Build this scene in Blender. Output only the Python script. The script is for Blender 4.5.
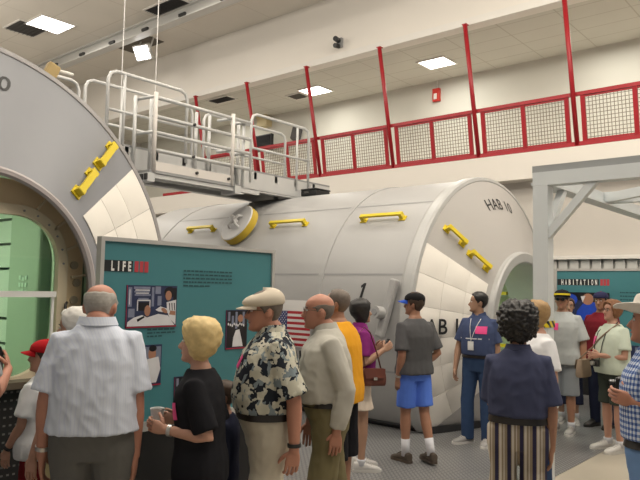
import bpy, bmesh, math, random
from mathutils import Vector as V, Matrix, noise, Euler
from mathutils.bvhtree import BVHTree

for o in list(bpy.data.objects):
    bpy.data.objects.remove(o)
random.seed(7)
SC = bpy.context.scene
COL = SC.collection
PI = math.pi
R_ = math.radians

# ------------------------------------------------------------------ camera, world, light, exposure
# room axes: +X along the module axes towards the viewer's right, +Y towards the mezzanine wall
CAM_H = 1.74
FPX = 669.57
CR = V((0.76247261, 0.64671756, 0.01979679))      # camera right in room axes
CU = V((0.03185012, -0.06807553, 0.99717165))     # camera up
CF = V((-0.6462361, 0.75968554, 0.07250376))      # camera forward
cd = bpy.data.cameras.new('camera')
cam = bpy.data.objects.new('camera', cd)
COL.objects.link(cam)
cd.sensor_width = 36.0
cd.lens = FPX / 640 * 36.0
cd.clip_end = 200
m = Matrix.Identity(4)
for i in range(3):
    m[i][0] = CR[i]; m[i][1] = CU[i]; m[i][2] = -CF[i]
m.translation = (0, 0, CAM_H)
cam.matrix_world = m
SC.camera = cam

SC.view_settings.view_transform = 'Standard'
SC.view_settings.look = 'None'
SC.view_settings.gamma = 1.0
SC.view_settings.use_curve_mapping = False
SC.view_settings.exposure = 0.14
SC.cycles.use_denoising = True
SC.cycles.max_bounces = 6
SC.cycles.diffuse_bounces = 3
SC.cycles.glossy_bounces = 3
SC.cycles.transparent_max_bounces = 6

w = bpy.data.worlds.new('hall_air')
SC.world = w
w.use_nodes = True
w.node_tree.nodes['Background'].inputs[0].default_value = (1.0, 0.95, 0.88, 1)
w.node_tree.nodes['Background'].inputs[1].default_value = 0.22

LAMP_W = 60.0       # each ceiling lamp of the high bay
MEZZ_W = 30.0       # each mezzanine lamp
def area(name, loc, sx, sy, watts, col=(1.0, 0.93, 0.82), rot=(0, 0, 0)):
    d = bpy.data.lights.new(name, 'AREA')
    d.shape = 'RECTANGLE'; d.size = sx; d.size_y = sy; d.energy = watts; d.color = col
    o = bpy.data.objects.new(name, d); COL.objects.link(o)
    o.location = loc; o.rotation_euler = rot
    return o
CEIL = 8.7
for lx in (-17, -12.3, -7.5, -2.7, 2.0):
    for ly in (1.2, 4.9, 8.6):
        area('bay_light', (lx, ly, CEIL - 0.10), 0.8, 0.8, LAMP_W)
for lx, ly in ((-13.5, 3.6), (-9.5, 3.4), (-5.0, 3.0), (-0.5, 3.0), (-2.0, 8.0), (2.5, 7.5), (-17.5, 5.0)):  # point lights added below the ceiling to brighten it and the upper wall
    d = bpy.data.lights.new('added_fill_light', 'POINT'); d.energy = 260.0 if lx > -2.5 else 140.0; d.shadow_soft_size = 0.3; d.color = (1.0, 0.93, 0.82)
    o = bpy.data.objects.new('added_fill_light', d); COL.objects.link(o); o.location = (lx, ly, 7.4)
for lx in (-16.0, -12.0, -8.1, -4.3, -0.5):
    area('mezzanine_light', (lx, 13.75, 7.12), 0.6, 0.6, MEZZ_W, (1.0, 0.97, 0.88))

# ------------------------------------------------------------------ pixel -> room helpers
def ray(px, py):
    return CR * ((px - 320) / FPX) + CU * (-(py - 240) / FPX) + CF
def at(px, py, X=None, Y=None, Z=None):
    d = ray(px, py)
    t = X / d.x if X is not None else (Y / d.y if Y is not None else (Z - CAM_H) / d.z)
    return d * t + V((0, 0, CAM_H))

# ------------------------------------------------------------------ materials
MATS = {}
def mat(name, col, rough=0.6, metal=0.0, var=0.0, vscale=6.0, bump=0.0, bscale=40.0, emit=None, estr=0.0, spec=0.5):
    if name in MATS: return MATS[name]
    mt = bpy.data.materials.new(name); mt.use_nodes = True
    nt = mt.node_tree; b = nt.nodes['Principled BSDF']
    b.inputs['Base Color'].default_value = (*col, 1)
    b.inputs['Roughness'].default_value = rough
    b.inputs['Metallic'].default_value = metal
    b.inputs['Specular IOR Level'].default_value = spec
    tc = nt.nodes.new('ShaderNodeTexCoord')
    if var > 0:
        n = nt.nodes.new('ShaderNodeTexNoise'); n.inputs['Scale'].default_value = vscale
        n.inputs['Detail'].default_value = 4
        nt.links.new(tc.outputs['Object'], n.inputs['Vector'])
        mx = nt.nodes.new('ShaderNodeMix'); mx.data_type = 'RGBA'
        mx.inputs[6].default_value = (*[max(0, c * (1 - var)) for c in col], 1)
        mx.inputs[7].default_value = (*[min(1, c * (1 + var)) for c in col], 1)
        nt.links.new(n.outputs['Fac'], mx.inputs[0]); nt.links.new(mx.outputs[2], b.inputs['Base Color'])
    if bump > 0:
        n = nt.nodes.new('ShaderNodeTexNoise'); n.inputs['Scale'].default_value = bscale
        nt.links.new(tc.outputs['Object'], n.inputs['Vector'])
        bp = nt.nodes.new('ShaderNodeBump'); bp.inputs['Strength'].default_value = bump; bp.inputs['Distance'].default_value = 0.01
        nt.links.new(n.outputs['Fac'], bp.inputs['Height']); nt.links.new(bp.outputs['Normal'], b.inputs['Normal'])
    if emit:
        b.inputs['Emission Color'].default_value = (*emit, 1); b.inputs['Emission Strength'].default_value = estr
    MATS[name] = mt
    return mt
def nodes(mt):
    nt = mt.node_tree
    return nt, nt.nodes['Principled BSDF'], nt.nodes.new
def math_node(nt, op, a, b=None, c=None):
    n = nt.nodes.new('ShaderNodeMath'); n.operation = op
    for i, v in enumerate((a, b, c)):
        if v is None: continue
        if isinstance(v, (int, float)): n.inputs[i].default_value = v
        else: nt.links.new(v, n.inputs[i])
    return n.outputs[0]
def mix_col(nt, fac, a, b):
    n = nt.nodes.new('ShaderNodeMix'); n.data_type = 'RGBA'
    for s, v in ((0, fac), (6, a), (7, b)):
        if isinstance(v, (int, float)): n.inputs[s].default_value = v
        elif isinstance(v, tuple): n.inputs[s].default_value = (*v, 1)
        else: nt.links.new(v, n.inputs[s])
    return n.outputs[2]
def axes(nt, kind='Object'):
    tc = nt.nodes.new('ShaderNodeTexCoord'); sp = nt.nodes.new('ShaderNodeSeparateXYZ')
    nt.links.new(tc.outputs[kind], sp.inputs[0]); return sp.outputs
def ramp01(nt, v, lo, hi):
    n = nt.nodes.new('ShaderNodeMapRange'); n.clamp = True
    nt.links.new(v, n.inputs[0]); n.inputs[1].default_value = lo; n.inputs[2].default_value = hi
    return n.outputs[0]
def tex(nt, typ, scale, detail=None, stretch=None):
    tc = nt.nodes.new('ShaderNodeTexCoord'); n = nt.nodes.new(typ)
    n.inputs['Scale'].default_value = scale
    if detail is not None: n.inputs['Detail'].default_value = detail
    if stretch:
        mp = nt.nodes.new('ShaderNodeMapping'); mp.inputs['Scale'].default_value = stretch
        nt.links.new(tc.outputs['Object'], mp.inputs[0]); nt.links.new(mp.outputs[0], n.inputs['Vector'])
    else: nt.links.new(tc.outputs['Object'], n.inputs['Vector'])
    return n

# ------------------------------------------------------------------ mesh builder
class MB:
    def __init__(s): s.v = []; s.f = []; s.mi = []; s.cur = 0
    def mat(s, i): s.cur = i; return s
    def add(s, vs, fs):
        b = len(s.v); s.v += [V(p) for p in vs]
        for f in fs: s.f.append([b + i for i in f]); s.mi.append(s.cur)
        return s
    def box(s, lo, hi):
        x0, y0, z0 = lo; x1, y1, z1 = hi
        return s.add([(x0,y0,z0),(x1,y0,z0),(x1,y1,z0),(x0,y1,z0),(x0,y0,z1),(x1,y0,z1),(x1,y1,z1),(x0,y1,z1)],
                     [(3,2,1,0),(4,5,6,7),(0,1,5,4),(1,2,6,5),(2,3,7,6),(3,0,4,7)])
    def obox(s, c, ax, ay, az, hx, hy, hz):
        c = V(c); ax, ay, az = V(ax).normalized()*hx, V(ay).normalized()*hy, V(az).normalized()*hz
        vs = [c + ax*i + ay*j + az*k for k in (-1, 1) for (i, j) in ((-1,-1),(1,-1),(1,1),(-1,1))]
        return s.add(vs, [(3,2,1,0),(4,5,6,7),(0,1,5,4),(1,2,6,5),(2,3,7,6),(3,0,4,7)])
    def bar(s, p, q, w_, h, up=(0, 0, 1)):
        p, q = V(p), V(q); d = (q - p); L = d.length; d.normalize()
        up = V(up)
        if abs(d.dot(up)) > 0.98: up = V((1, 0, 0))
        sx = d.cross(up).normalized(); uz = sx.cross(d).normalized()
        return s.obox((p + q) / 2, d, sx, uz, L / 2, w_ / 2, h / 2)
    def loft(s, rings, caps=True, closed=False):
        n = len(rings[0]); b = len(s.v)
        for r in rings: s.v += [V(p) for p in r]
        m_ = len(rings)
        for k in range(m_ - 1 + (1 if closed else 0)):
            k2 = (k + 1) % m_
            for i in range(n):
                j = (i + 1) % n
                s.f.append([b+k*n+i, b+k*n+j, b+k2*n+j, b+k2*n+i]); s.mi.append(s.cur)
        if caps and not closed:
            s.f.append([b + i for i in range(n)][::-1]); s.mi.append(s.cur)
            s.f.append([b + (m_-1)*n + i for i in range(n)]); s.mi.append(s.cur)
        return s
    def tube(s, pts, r, n=10, caps=True, ry=None):
        pts = [V(p) for p in pts]; m_ = len(pts)
        rr = r if isinstance(r, (list, tuple)) else [r] * m_
        ry = rr if ry is None else ry
        rings = []; prev = None
        for i, p in enumerate(pts):
            d = (pts[min(i+1, m_-1)] - pts[max(i-1, 0)]).normalized()
            if prev is None:
                a = V((1, 0, 0)) if abs(d.x) < 0.8 else V((0, 1, 0))
                prev = a
            a = (prev - d * prev.dot(d)).normalized(); b_ = d.cross(a); prev = a
            rings.append([p + a*(math.cos(2*PI*k/n)*rr[i]) + b_*(math.sin(2*PI*k/n)*ry[i]) for k in range(n)])
        return s.loft(rings, caps)
    def cyl(s, p, q, r, n=16, r2=None): return s.tube([p, q], [r, r if r2 is None else r2], n)
    def ell(s, c, rx, ry, rz, n=12, M=None):
        c = V(c); rings = []
        for k in range(1, n):
            a = PI * k / n
            ring = []
            for i in range(2 * n):
                b_ = PI * i / n
                p = V((rx*math.sin(a)*math.cos(b_), ry*math.sin(a)*math.sin(b_), -rz*math.cos(a)))
                ring.append(c + (M @ p if M else p))
            rings.append(ring)
        return s.loft(rings)
    def quad(s, a, b, c, d): return s.add([a, b, c, d], [(0, 1, 2, 3)])
    def build(s, name, mats, parent=None, smooth=False, origin=None, bevel=0.0):
        me = bpy.data.meshes.new(name)
        off = V((0, 0, 0))
        if parent is not None and parent.get('_w'): off = V(parent['_w'])
        if origin is not None: off = V(origin)
        me.from_pydata([tuple(p - off) for p in s.v], [], s.f)
        for mm in (mats if isinstance(mats, (list, tuple)) else [mats]): me.materials.append(mm)
        me.polygons.foreach_set('material_index', s.mi)
        me.validate()
        bm = bmesh.new(); bm.from_mesh(me); bmesh.ops.recalc_face_normals(bm, faces=bm.faces); bm.to_mesh(me); bm.free()
        if smooth:
            me.polygons.foreach_set('use_smooth', [True] * len(me.polygons))
            if smooth == 'auto': me.set_sharp_from_angle(angle=R_(38))
        o = bpy.data.objects.new(name, me); COL.objects.link(o)
        if parent is not None:
            o.parent = parent
            if parent.get('_w'): o['_w'] = parent['_w']
        elif origin is not None:
            o.location = origin
        if bevel:
            md = o.modifiers.new('bevel', 'BEVEL'); md.width = bevel; md.segments = 2; md.limit_method = 'ANGLE'
        return o

def thing(name, label, cat, loc, group=None):
    o = bpy.data.objects.new(name, None); COL.objects.link(o)
    o.location = loc; o.empty_display_size = 0.1
    o['_w'] = tuple(loc); o['label'] = label; o['category'] = cat
    if group: o['group'] = group
    return o
def tag(o, label, cat, group=None):
    o['label'] = label; o['category'] = cat
    if group: o['group'] = group
    return o
def struct(o): o['kind'] = 'structure'; return o

def text_flat(body, size, bold=0.0, shear=0.0, sx=1.0):
    """flat lettering as (verts2d, faces, width), baseline at 0, cap height = size"""
    cu = bpy.data.curves.new('t', 'FONT'); cu.body = body; cu.size = 1.0; cu.offset = bold; cu.shear = shear
    cu.resolution_u = 3
    ob = bpy.data.objects.new('t', cu); COL.objects.link(ob)
    dg = bpy.context.evaluated_depsgraph_get(); dg.update()
    me = bpy.data.meshes.new_from_object(ob.evaluated_get(dg))
    bm = bmesh.new(); bm.from_mesh(me); bmesh.ops.triangulate(bm, faces=bm.faces)
    bmesh.ops.remove_doubles(bm, verts=bm.verts, dist=1e-5)
    k = size / 0.69
    vs = [(p.co.x * k * sx, p.co.y * k) for p in bm.verts]; fs = [[q.index for q in f.verts] for f in bm.faces]
    bm.free(); bpy.data.objects.remove(ob); bpy.data.curves.remove(cu); bpy.data.meshes.remove(me)
    x0 = min(p[0] for p in vs); x1 = max(p[0] for p in vs)
    return [(x - x0, y) for x, y in vs], fs, x1 - x0
# ------------------------------------------------------------------ the hall
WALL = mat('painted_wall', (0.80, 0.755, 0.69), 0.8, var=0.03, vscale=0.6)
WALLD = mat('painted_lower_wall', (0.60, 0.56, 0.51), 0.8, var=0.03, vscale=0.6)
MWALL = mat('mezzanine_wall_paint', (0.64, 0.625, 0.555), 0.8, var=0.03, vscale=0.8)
TRIMW = mat('white_trim', (0.78, 0.75, 0.70), 0.6, var=0.02)
def tile_mat(name, col, line, scale_x, scale_y, wid):
    mt = mat(name, col, 0.85); nt, b, new = nodes(mt)
    ax = axes(nt)
    def grid(v, per):
        f = math_node(nt, 'FRACT', math_node(nt, 'DIVIDE', v, per))
        return math_node(nt, 'LESS_THAN', f, wid / per)
    g = math_node(nt, 'MAXIMUM', grid(ax[0], scale_x), grid(ax[1], scale_y))
    n = tex(nt, 'ShaderNodeTexNoise', 0.9, 3)
    base = mix_col(nt, n.outputs['Fac'], tuple(c * 0.93 for c in col), tuple(min(1, c * 1.06) for c in col))
    nt.links.new(mix_col(nt, g, base, line), b.inputs['Base Color'])
    return mt
CEILM = tile_mat('ceiling_tile', (0.80, 0.75, 0.67), (0.70, 0.65, 0.57), 2.4, 1.2, 0.03)
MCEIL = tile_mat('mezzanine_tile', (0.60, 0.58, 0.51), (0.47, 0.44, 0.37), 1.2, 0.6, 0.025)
# floor: beige vinyl with metal tread plate left of the seam
vinyl = mat('beige_vinyl', (0.42, 0.38, 0.31), 0.35, var=0.08, vscale=1.2)
plate = mat('tread_plate', (0.34, 0.34, 0.34), 0.38, 0.55)
nt, b, new = nodes(plate)
ax = axes(nt)
def lattice(u, v, per):
    a = math_node(nt, 'ABSOLUTE', math_node(nt, 'SUBTRACT', math_node(nt, 'FRACT', math_node(nt, 'DIVIDE', u, per)), 0.5))
    c = math_node(nt, 'ABSOLUTE', math_node(nt, 'SUBTRACT', math_node(nt, 'FRACT', math_node(nt, 'DIVIDE', v, per)), 0.5))
    d1 = math_node(nt, 'LESS_THAN', math_node(nt, 'ADD', math_node(nt, 'MULTIPLY', a, 2.6), c), 0.42)
    return d1
p1 = lattice(ax[0], ax[1], 0.055)
ax2 = math_node(nt, 'ADD', ax[0], 0.0275); ay2 = math_node(nt, 'ADD', ax[1], 0.0275)
p2 = lattice(ay2, ax2, 0.055)
pp = math_node(nt, 'MAXIMUM', p1, p2)
nn = tex(nt, 'ShaderNodeTexNoise', 1.5, 3)
cb = mix_col(nt, nn.outputs['Fac'], (0.17, 0.17, 0.175), (0.26, 0.26, 0.26))
nt.links.new(mix_col(nt, pp, cb, (0.42, 0.42, 0.42)), b.inputs['Base Color'])
bp = new('ShaderNodeBump'); bp.inputs['Strength'].default_value = 0.6; bp.inputs['Distance'].default_value = 0.004
nt.links.new(pp, bp.inputs['Height']); nt.links.new(bp.outputs['Normal'], b.inputs['Normal'])

struct(MB().box((-22, -7, -0.1), (6, 16, 0)).build('floor', vinyl))
struct(MB().box((-22, -7, 0), (-2.48, 12.6, 0.006)).build('floor_plate', plate))
struct(MB().box((-22, -7, CEIL), (6, 12.3, CEIL + 0.15)).build('ceiling', CEILM))
struct(MB().box((-22.2, -7, 0), (-22, 16, CEIL)).build('wall_left', WALL))
struct(MB().box((-22, 12.0, 7.15), (6, 12.3, CEIL)).build('wall_upper', WALL))
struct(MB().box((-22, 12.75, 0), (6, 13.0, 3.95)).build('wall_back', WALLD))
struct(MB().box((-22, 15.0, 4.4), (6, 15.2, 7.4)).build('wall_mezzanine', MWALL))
struct(MB().box((-22, 12.3, 7.22), (6, 15.1, 7.3)).build('ceiling_mezzanine', MCEIL))
struct(MB().box((-22, 12.4, 3.95), (6, 15.1, 4.47)).build('floor_mezzanine', WALL))
# pale strip under the upper wall
struct(MB().box((-22, 11.94, 7.12), (6, 12.0, 7.27)).build('trim_1', TRIMW))
# ribbed cladding along the lower wall
rm = mat('ribbed_cladding', (0.58, 0.57, 0.54), 0.55, var=0.02)
mb = MB()
x = -6.0
while x < 4:
    mb.box((x, 12.62, 0), (x + 0.16, 12.75, 2.38)).box((x + 0.16, 12.68, 0), (x + 0.205, 12.75, 2.38)); x += 0.205
struct(mb.build('wall_cladding', rm))
struct(MB().box((-6.0, 12.55, 2.38), (4, 12.75, 2.45)).build('trim_2', TRIMW))
# ceiling girder
steelw = mat('white_steel', (0.62, 0.61, 0.58), 0.45, 0.1, var=0.04, vscale=3)
mb = MB().box((-22, 10.12, 8.42), (6, 10.18, CEIL)).box((-22, 10.02, 8.38), (6, 10.28, 8.42)).box((-22, 10.02, 8.66), (6, 10.28, CEIL))
gird = thing('ceiling_girder', 'long white steel girder running under the bay ceiling', 'beam', (-12, 10.15, 8.7))
mb.build('girder_web', steelw, gird)
dark = mat('dark_metal', (0.03, 0.03, 0.03), 0.5)
black = mat('black_plastic', (0.012, 0.012, 0.013), 0.4)
for k in range(9):
    xx = -21 + k * 1.55
    MB().box((xx, 9.97, 8.40), (xx + 0.25, 10.03, 8.47)).build('clamp', dark, gird)

# ------------------------------------------------------------------ lamps and ceiling fittings
LENS = mat('lamp_lens', (0.9, 0.9, 0.88), 0.5, emit=(1.0, 0.98, 0.95), estr=9.0)
MLENS = mat('mezzanine_lamp_lens', (0.9, 0.9, 0.88), 0.5, emit=(1.0, 0.97, 0.9), estr=6.0)
def lamp(x, y, z, sx, sy, label, lens, group):
    t = thing('ceiling_light', label, 'ceiling light', (x, y, z), group)
    f = 0.04
    MB().box((x-sx-f, y-sy-f, z-0.03), (x-sx, y+sy+f, z)).box((x+sx, y-sy-f, z-0.03), (x+sx+f, y+sy+f, z)) \
        .box((x-sx, y-sy-f, z-0.03), (x+sx, y-sy, z)).box((x-sx, y+sy, z-0.03), (x+sx, y+sy+f, z)).build('lamp_frame', TRIMW, t)
    MB().box((x-sx, y-sy, z-0.02), (x+sx, y+sy, z-0.004)).build('diffuser', lens, t)
lamp(-17.0, 8.6, CEIL, 0.45, 0.45, 'square bright lamp in the bay ceiling above the nearer module', LENS, 'bay ceiling lamps')
lamp(-11.95, 13.72, 7.22, 0.36, 0.30, 'bright square lamp in the mezzanine ceiling nearer the white platform', MLENS, 'mezzanine ceiling lamps')
lamp(-8.12, 13.75, 7.22, 0.34, 0.30, 'bright square lamp in the mezzanine ceiling near the red alarm box', MLENS, 'mezzanine ceiling lamps')
vg = mat('vent_grey', (0.10, 0.095, 0.09), 0.6)
def vent(name, px, py, sx, sy, label, mt, z=CEIL):
    c = at(px, py, Z=z)
    t = thing(name, label, 'vent', (c.x, c.y, z))
    MB().box((c.x-sx, c.y-sy, z-0.02), (c.x+sx, c.y+sy, z-0.004)).build('vent_backing', mt, t)
    mb = MB()
    for k in range(7):
        yy = c.y - sy + (k + 0.5) * 2 * sy / 7
        mb.obox((c.x, yy, z - 0.035), (1, 0, 0), (0, 1, 0.7), (0, -0.7, 1), sx, sy / 11, 0.004)
    mb.build('louvres', mt if mt is not black else vg, t)
    MB().box((c.x-sx-0.04, c.y-sy-0.04, z-0.03), (c.x+sx+0.04, c.y-sy, z)).box((c.x-sx-0.04, c.y+sy, z-0.03), (c.x+sx+0.04, c.y+sy+0.04, z)) \
        .box((c.x-sx-0.04, c.y-sy, z-0.03), (c.x-sx, c.y+sy, z)).box((c.x+sx, c.y-sy, z-0.03), (c.x+sx+0.04, c.y+sy, z)).build('vent_frame', TRIMW, t)
vent('ceiling_vent', 27, 28, 0.45, 0.40, 'grey louvred vent beside the bay ceiling lamp', vg)
vent('ceiling_vent', 167, 6, 0.62, 0.22, 'black slot vent in the bay ceiling beside the girder', black)
vent('ceiling_vent', 298, 95.5, 0.24, 0.20, 'small grey vent beside the mezzanine lamp over the platform', mat('vent_pale', (0.30, 0.28, 0.24), 0.6), 7.22)
vent('ceiling_vent', 222, 99, 0.40, 0.18, 'dark slot vent at the shaded end of the mezzanine ceiling', black, 7.22)
# flood light under its recess
c = at(139, 44, Z=CEIL)
fl = thing('flood_light', 'white flood lamp tilted under a dark recess above the platform', 'flood light', (c.x, c.y, CEIL))
MB().box((c.x-0.75, c.y-0.32, CEIL-0.02), (c.x+0.75, c.y+0.32, CEIL-0.002)).build('recess_plate', mat('recess_brown', (0.12, 0.105, 0.08), 0.7), fl)
q = at(142, 53, Y=c.y - 0.25)
MB().bar((q.x+0.3, c.y-0.1, CEIL-0.02), (q.x+0.30, c.y-0.22, q.z), 0.05, 0.03).bar((q.x-0.3, c.y-0.1, CEIL-0.02), (q.x-0.30, c.y-0.22, q.z), 0.05, 0.03).build('bracket', steelw, fl)
tilt_n = V((0.35, -0.75, -0.55)).normalized(); sx_ = V((1, 0.3, 0)).normalized(); sx_ = (sx_ - tilt_n*sx_.dot(tilt_n)).normalized(); sy_ = tilt_n.cross(sx_)
MB().obox(q - tilt_n*0.08, sx_, sy_, tilt_n, 0.26, 0.22, 0.07).build('lamp_housing', steelw, fl, bevel=0.02)
mb = MB()
for a_ in (-1, 1):
    for b_ in (-1, 1): mb.obox(q + sx_*0.115*a_ + sy_*0.10*b_, sx_, sy_, tilt_n, 0.095, 0.08, 0.006)
mb.build('lamp_lens', LENS, fl)
# wall camera, alarm, speaker, monitor, exit lamp
p = at(340, 43, Y=11.97)
t = thing('wall_camera', 'small black security camera high on the white upper wall', 'camera', (p.x, 12.0, p.z))
MB().box((p.x-0.07, 11.93, p.z-0.11), (p.x+0.07, 12.0, p.z+0.11)).build('mount', mat('mount_grey', (0.3, 0.3, 0.3)), t)
MB().cyl((p.x-0.02, 11.95, p.z+0.05), (p.x+0.06, 11.72, p.z+0.02), 0.06).build('camera_body', black, t)
MB().cyl((p.x-0.02, 11.95, p.z-0.08), (p.x-0.02, 11.80, p.z-0.10), 0.055).build('camera_lens', black, t)
p = at(437.5, 95.5, Y=15.0)
t = thing('fire_alarm', 'red fire alarm box on the pale mezzanine wall', 'alarm', (p.x, 15.0, p.z))
MB().box((p.x-0.10, 14.90, p.z-0.17), (p.x+0.10, 15.0, p.z+0.17)).build('alarm_box', mat('alarm_red', (0.55, 0.03, 0.02), 0.4), t, bevel=0.01)
MB().box((p.x-0.05, 14.885, p.z-0.12), (p.x+0.04, 14.9, p.z+0.03)).build('alarm_window', TRIMW, t)
MB().cyl((p.x, 14.985, p.z+0.16), (p.x, 14.985, 7.22), 0.012, 8).build('conduit', TRIMW, t)
p = at(298.5, 134, Y=14.95)
t = thing('wall_speaker', 'small dark tilted speaker on the mezzanine wall', 'speaker', (p.x, 15.0, p.z))
MB().obox((p.x, 14.86, p.z), (1, 0.2, 0), (-0.2, 1, -0.3), (0, 0.3, 1), 0.14, 0.09, 0.20).build('speaker_cabinet', mat('speaker_grey', (0.09, 0.085, 0.085), 0.7), t, bevel=0.015)
MB().box((p.x-0.03, 14.9, p.z-0.03), (p.x+0.03, 15.0, p.z+0.03)).build('speaker_bracket', dark, t)
p = at(264, 143, Y=14.6)
t = thing('monitor', 'black monitor on an arm at the far mezzanine end', 'monitor', (p.x, 15.0, p.z))
MB().box((p.x-0.36, 14.55, p.z-0.26), (p.x+0.36, 14.67, p.z+0.26)).build('monitor_case', black, t, bevel=0.02)
MB().box((p.x-0.32, 14.54, p.z-0.21), (p.x+0.32, 14.55, p.z+0.22)).build('screen', mat('dead_screen', (0.015, 0.016, 0.02), 0.15), t)
MB().bar((p.x, 14.66, p.z), (p.x, 15.0, p.z), 0.06, 0.06).build('wall_arm', dark, t)
p = at(265, 122, Y=14.9)
t = thing('junction_box', 'cream box fixed on the mezzanine wall above the monitor', 'box', (p.x, 15.0, p.z))
MB().box((p.x-0.22, 14.75, p.z-0.17), (p.x+0.22, 15.0, p.z+0.17)).build('box_body', mat('cream', (0.62, 0.52, 0.30), 0.6), t, bevel=0.01)
MB().box((p.x-0.24, 14.73, p.z+0.10), (p.x+0.24, 14.75, p.z+0.19)).build('box_lid', mat('cream'  , (0.62, 0.52, 0.30)), t)
# ------------------------------------------------------------------ mezzanine railing with mesh panels, red poles
RED = mat('red_paint', (0.36, 0.010, 0.018), 0.38, var=0.06, vscale=5)
WIRE = mat('mesh_wire', (0.20, 0.17, 0.13), 0.5, 0.2)
LEAN = -0.16                                   # the railing leans out over the hall
def fr(x, h, dy=0.0): return V((x, 12.5 + LEAN * (h / 1.0) + dy, 4.47 + h))
pole_x = [-14.85, -12.75, -10.65, -8.48, -6.37, -4.36, -2.25, -0.15]
rail = thing('mezzanine_railing', 'red steel railing with wire mesh panels along the mezzanine edge', 'railing', (-8, 12.5, 4.47))
MB().bar(fr(-17, 0.965), fr(2, 0.965), 0.06, 0.07).build('top_rail', RED, rail)
MB().bar(fr(-17, 0.06), fr(2, 0.06), 0.06, 0.08).build('bottom_rail', RED, rail)
for i, px_ in enumerate(pole_x[:-1]):
    nx = pole_x[i + 1]
    a0, a1 = px_ + 0.15, nx - 0.15; mid = (a0 + a1) / 2
    for q_ in (a0, mid, a1):
        MB().bar(fr(q_, 0.03), fr(q_, 0.95), 0.08, 0.05, (0, 1, 0)).build('upright', RED, rail)
    for (u0, u1) in ((a0 + 0.04, mid - 0.04), (mid + 0.04, a1 - 0.04)):
        mb = MB()
        for k in range(1, 13):
            xx = u0 + (u1 - u0) * k / 13; mb.bar(fr(xx, 0.09), fr(xx, 0.94), 0.010, 0.010, (0, 1, 0))
        for k in range(1, 12):
            h = 0.09 + 0.85 * k / 12; mb.bar(fr(u0, h), fr(u1, h), 0.010, 0.010)
        mb.build('mesh_panel', WIRE, rail)
        for h in (0.12, 0.91): MB().bar(fr(u0, h), fr(u1, h), 0.03, 0.03).build('panel_rail', RED, rail)
names = ['far red pole standing behind the left rails of the white platform', 'red pole behind the middle of the white platform',
         'red pole beside the dark mezzanine monitor end, right of the platform rails', 'red pole between the two mezzanine ceiling lamps',
         'red pole just right of the red alarm box', 'red pole above the white steel frame corner',
         'red pole at the right end of the mezzanine in view']
for i, px_ in enumerate(pole_x[:-1]):
    t = thing('support_pole', names[i], 'pole', (px_, 12.5, 4.47), 'red poles of the mezzanine')
    MB().cyl((px_, 12.5, 4.47), (px_, 11.87, 7.13), 0.045, 12).build('pole_shaft', RED, t, smooth=True)
    MB().box((px_-0.05, 11.83, 7.105), (px_+0.05, 11.94, 7.125)).build('top_plate', RED, t)
    MB().box((px_-0.07, 12.42, 4.46), (px_+0.07, 12.56, 4.49)).build('foot_plate', RED, t)
# ------------------------------------------------------------------ the two space station modules
class Mod:
    def __init__(s, X0, yc, hz, R, dx, rr): s.X0, s.yc, s.hz, s.R, s.dx, s.rr = X0, yc, hz, R, dx, rr
    def pt(s, X, a, r):
        a = R_(a); return V((X, s.yc - r * math.cos(a), max(s.hz + r * math.sin(a), 0.008)))
    def cone(s, a, t, off=0.0):
        L = math.hypot(s.dx, s.R - s.rr); nx, nr = (s.R - s.rr) / L, s.dx / L
        return s.pt(s.X0 + s.dx * t + nx * off, a, s.R + (s.rr - s.R) * t + nr * off)
    def cyl(s, X, a, off=0.0): return s.pt(X, a, s.R + off)
HAB = Mod(-4.36, 8.91, 1.25, 2.10, 0.47, 1.05)
LAB = Mod(-5.71, 2.14, 1.64, 2.10, 0.49, 1.00)
YEL = mat('yellow_paint', (0.72, 0.55, 0.02), 0.4, var=0.05)
INK = mat('black_lettering', (0.012, 0.012, 0.014), 0.5)
BLANK = mat('white_blanket', (0.84, 0.80, 0.735), 0.65, var=0.035, vscale=3, bump=0.12, bscale=14)
SEAM = mat('seam_grey', (0.30, 0.30, 0.30), 0.6)
RUB = mat('black_rubber', (0.02, 0.02, 0.022), 0.5)
MLIGHT = {}
def arc(m, X, r, a0, a1, n): return [m.pt(X, a0 + (a1 - a0) * k / n, r) for k in range(n + 1)]
def strip(mb, A, B):
    b = len(mb.v); n = len(A); mb.v += A + B
    for k in range(n - 1): mb.f.append([b+k, b+k+1, b+n+k+1, b+n+k]); mb.mi.append(mb.cur)
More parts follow.
